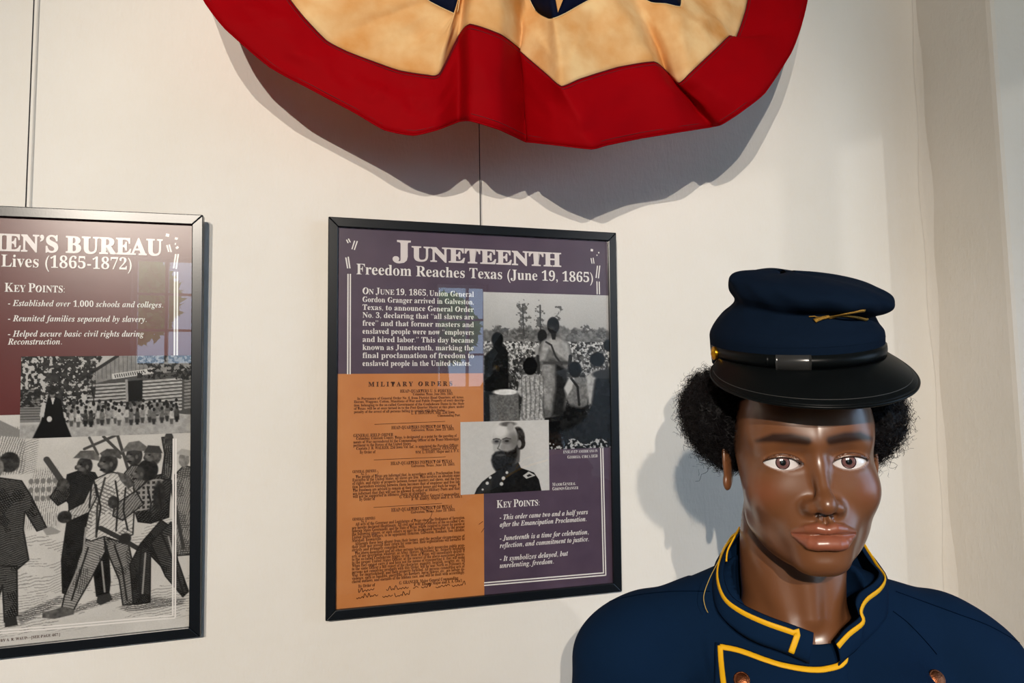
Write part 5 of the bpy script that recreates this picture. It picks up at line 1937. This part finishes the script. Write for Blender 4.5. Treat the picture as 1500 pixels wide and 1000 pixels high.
# visor
V, nt_, nr_ = [], 60, 14
for k in range(nt_ + 1):
    t = -1.32 + 2.64 * k / nt_
    L_ = 56 * max(0, math.cos(t / 1.32 * math.pi / 2)) ** .44
    for j in range(nr_ + 1):
        v = j / nr_
        bx_, by_ = 87 * math.sin(t), 103 * math.cos(t)
        dxn, dyn = math.sin(t) * .75, math.cos(t) * 1.0
        x = bx_ + dxn * L_ * v
        y = by_ + dyn * L_ * v * .80
        z = 99 - 3 * math.cos(t) - L_ * (.37 * v + .13 * v * v) + 4 * (1 - math.cos(t))
        V.append((x, -8 + y, z))
Fc = []
for k in range(nt_):
    for j in range(nr_):
        a = k * (nr_ + 1) + j
        Fc.append((a, a + 1, a + nr_ + 2, a + nr_ + 1))
vis = kchild(link_mesh('visor', c2w(V), Fc, M['leather'], None, True))
md = vis.modifiers.new('thick', 'SOLIDIFY')
md.thickness = .0026
md.offset = 0
edge_pts = [V[k * (nr_ + 1) + nr_] for k in range(nt_ + 1)]
v, f = tube_vf(c2w(edge_pts), .0019, 8)
kchild(link_mesh('visor_edge_binding', v, f, M['leather'], None, True))
edge2 = [np.array(V[k * (nr_ + 1) + nr_ - 2]) + (0, 0, 1.4) for k in range(3, nt_ - 2)]
v, f = tube_vf(c2w(edge2), .0005, 5)
kchild(link_mesh('visor_stitching', v, f, mat('grey_stitch', (.03, .03, .03), .6), None, True))
# side buttons
def side_button(t, m, r):
    c = np.array((89.5 * math.sin(t), -8 + 105.5 * math.cos(t), 106.5))
    n = np.array((math.sin(t), math.cos(t) * .8, 0))
    n /= np.linalg.norm(n)
    cw = Vector(c2w([c])[0])
    nw = Vector(n @ CM.T)
    a = nw.orthogonal().normalized()
    b = nw.cross(a)
    V, Fc = [], []
    prof = [(1, -.3), (1.03, 0), (1, .16), (.88, .2), (.82, .15), (.7, .28), (.4, .4), (.1, .45), (.001, .45)]
    ns_ = 28
    for pr, ph_ in prof:
        for k in range(ns_):
            tt_ = 2 * math.pi * k / ns_
            wob = 1 + (.08 * math.sin(5 * tt_) if .2 < pr < .75 else 0)
            V.append(cw + (a * math.cos(tt_) + b * math.sin(tt_)) * r * pr * wob + nw * (r * ph_))
    for i in range(len(prof) - 1):
        for k in range(ns_):
            p_, q_ = i * ns_ + k, i * ns_ + (k + 1) % ns_
            Fc.append((p_, q_, q_ + ns_, p_ + ns_))
    o = kchild(link_mesh('side_button', V, Fc, m, None, True))
    return o
side_button(-1.42, M['brass'], .0074)
side_button(1.50, M['steel'], .0074)
# crossed rifles badge
def badge(pts, rs, m, name='crossed_rifle'):
    P, N_ = [], []
    for x, y in catmull(pts, 24):
        h_ = hit(x, y, cbvh)
        if h_ is None:
            continue
        P.append(h_[0] + h_[1] * .0022)
        N_.append(h_[1])
    if len(P) < 5:
        return
    rr = np.interp(np.linspace(0, 1, len(P)), np.linspace(0, 1, len(rs)), rs)
    v, f = tube_vf(P, list(rr), 8, .55, N_)
    kchild(link_mesh(name, v, f, m, None, True))
badge([(1185, 463.5), (1210, 462), (1232, 458), (1265, 452.5)], [.0005, .0006, .0011, .0014, .0018], M['goldwire'])
badge([(1193, 471.5), (1208, 466), (1230, 460), (1250, 461), (1268, 465.5)], [.0026, .0020, .0012, .0016, .0022, .0024], M['goldwire'])
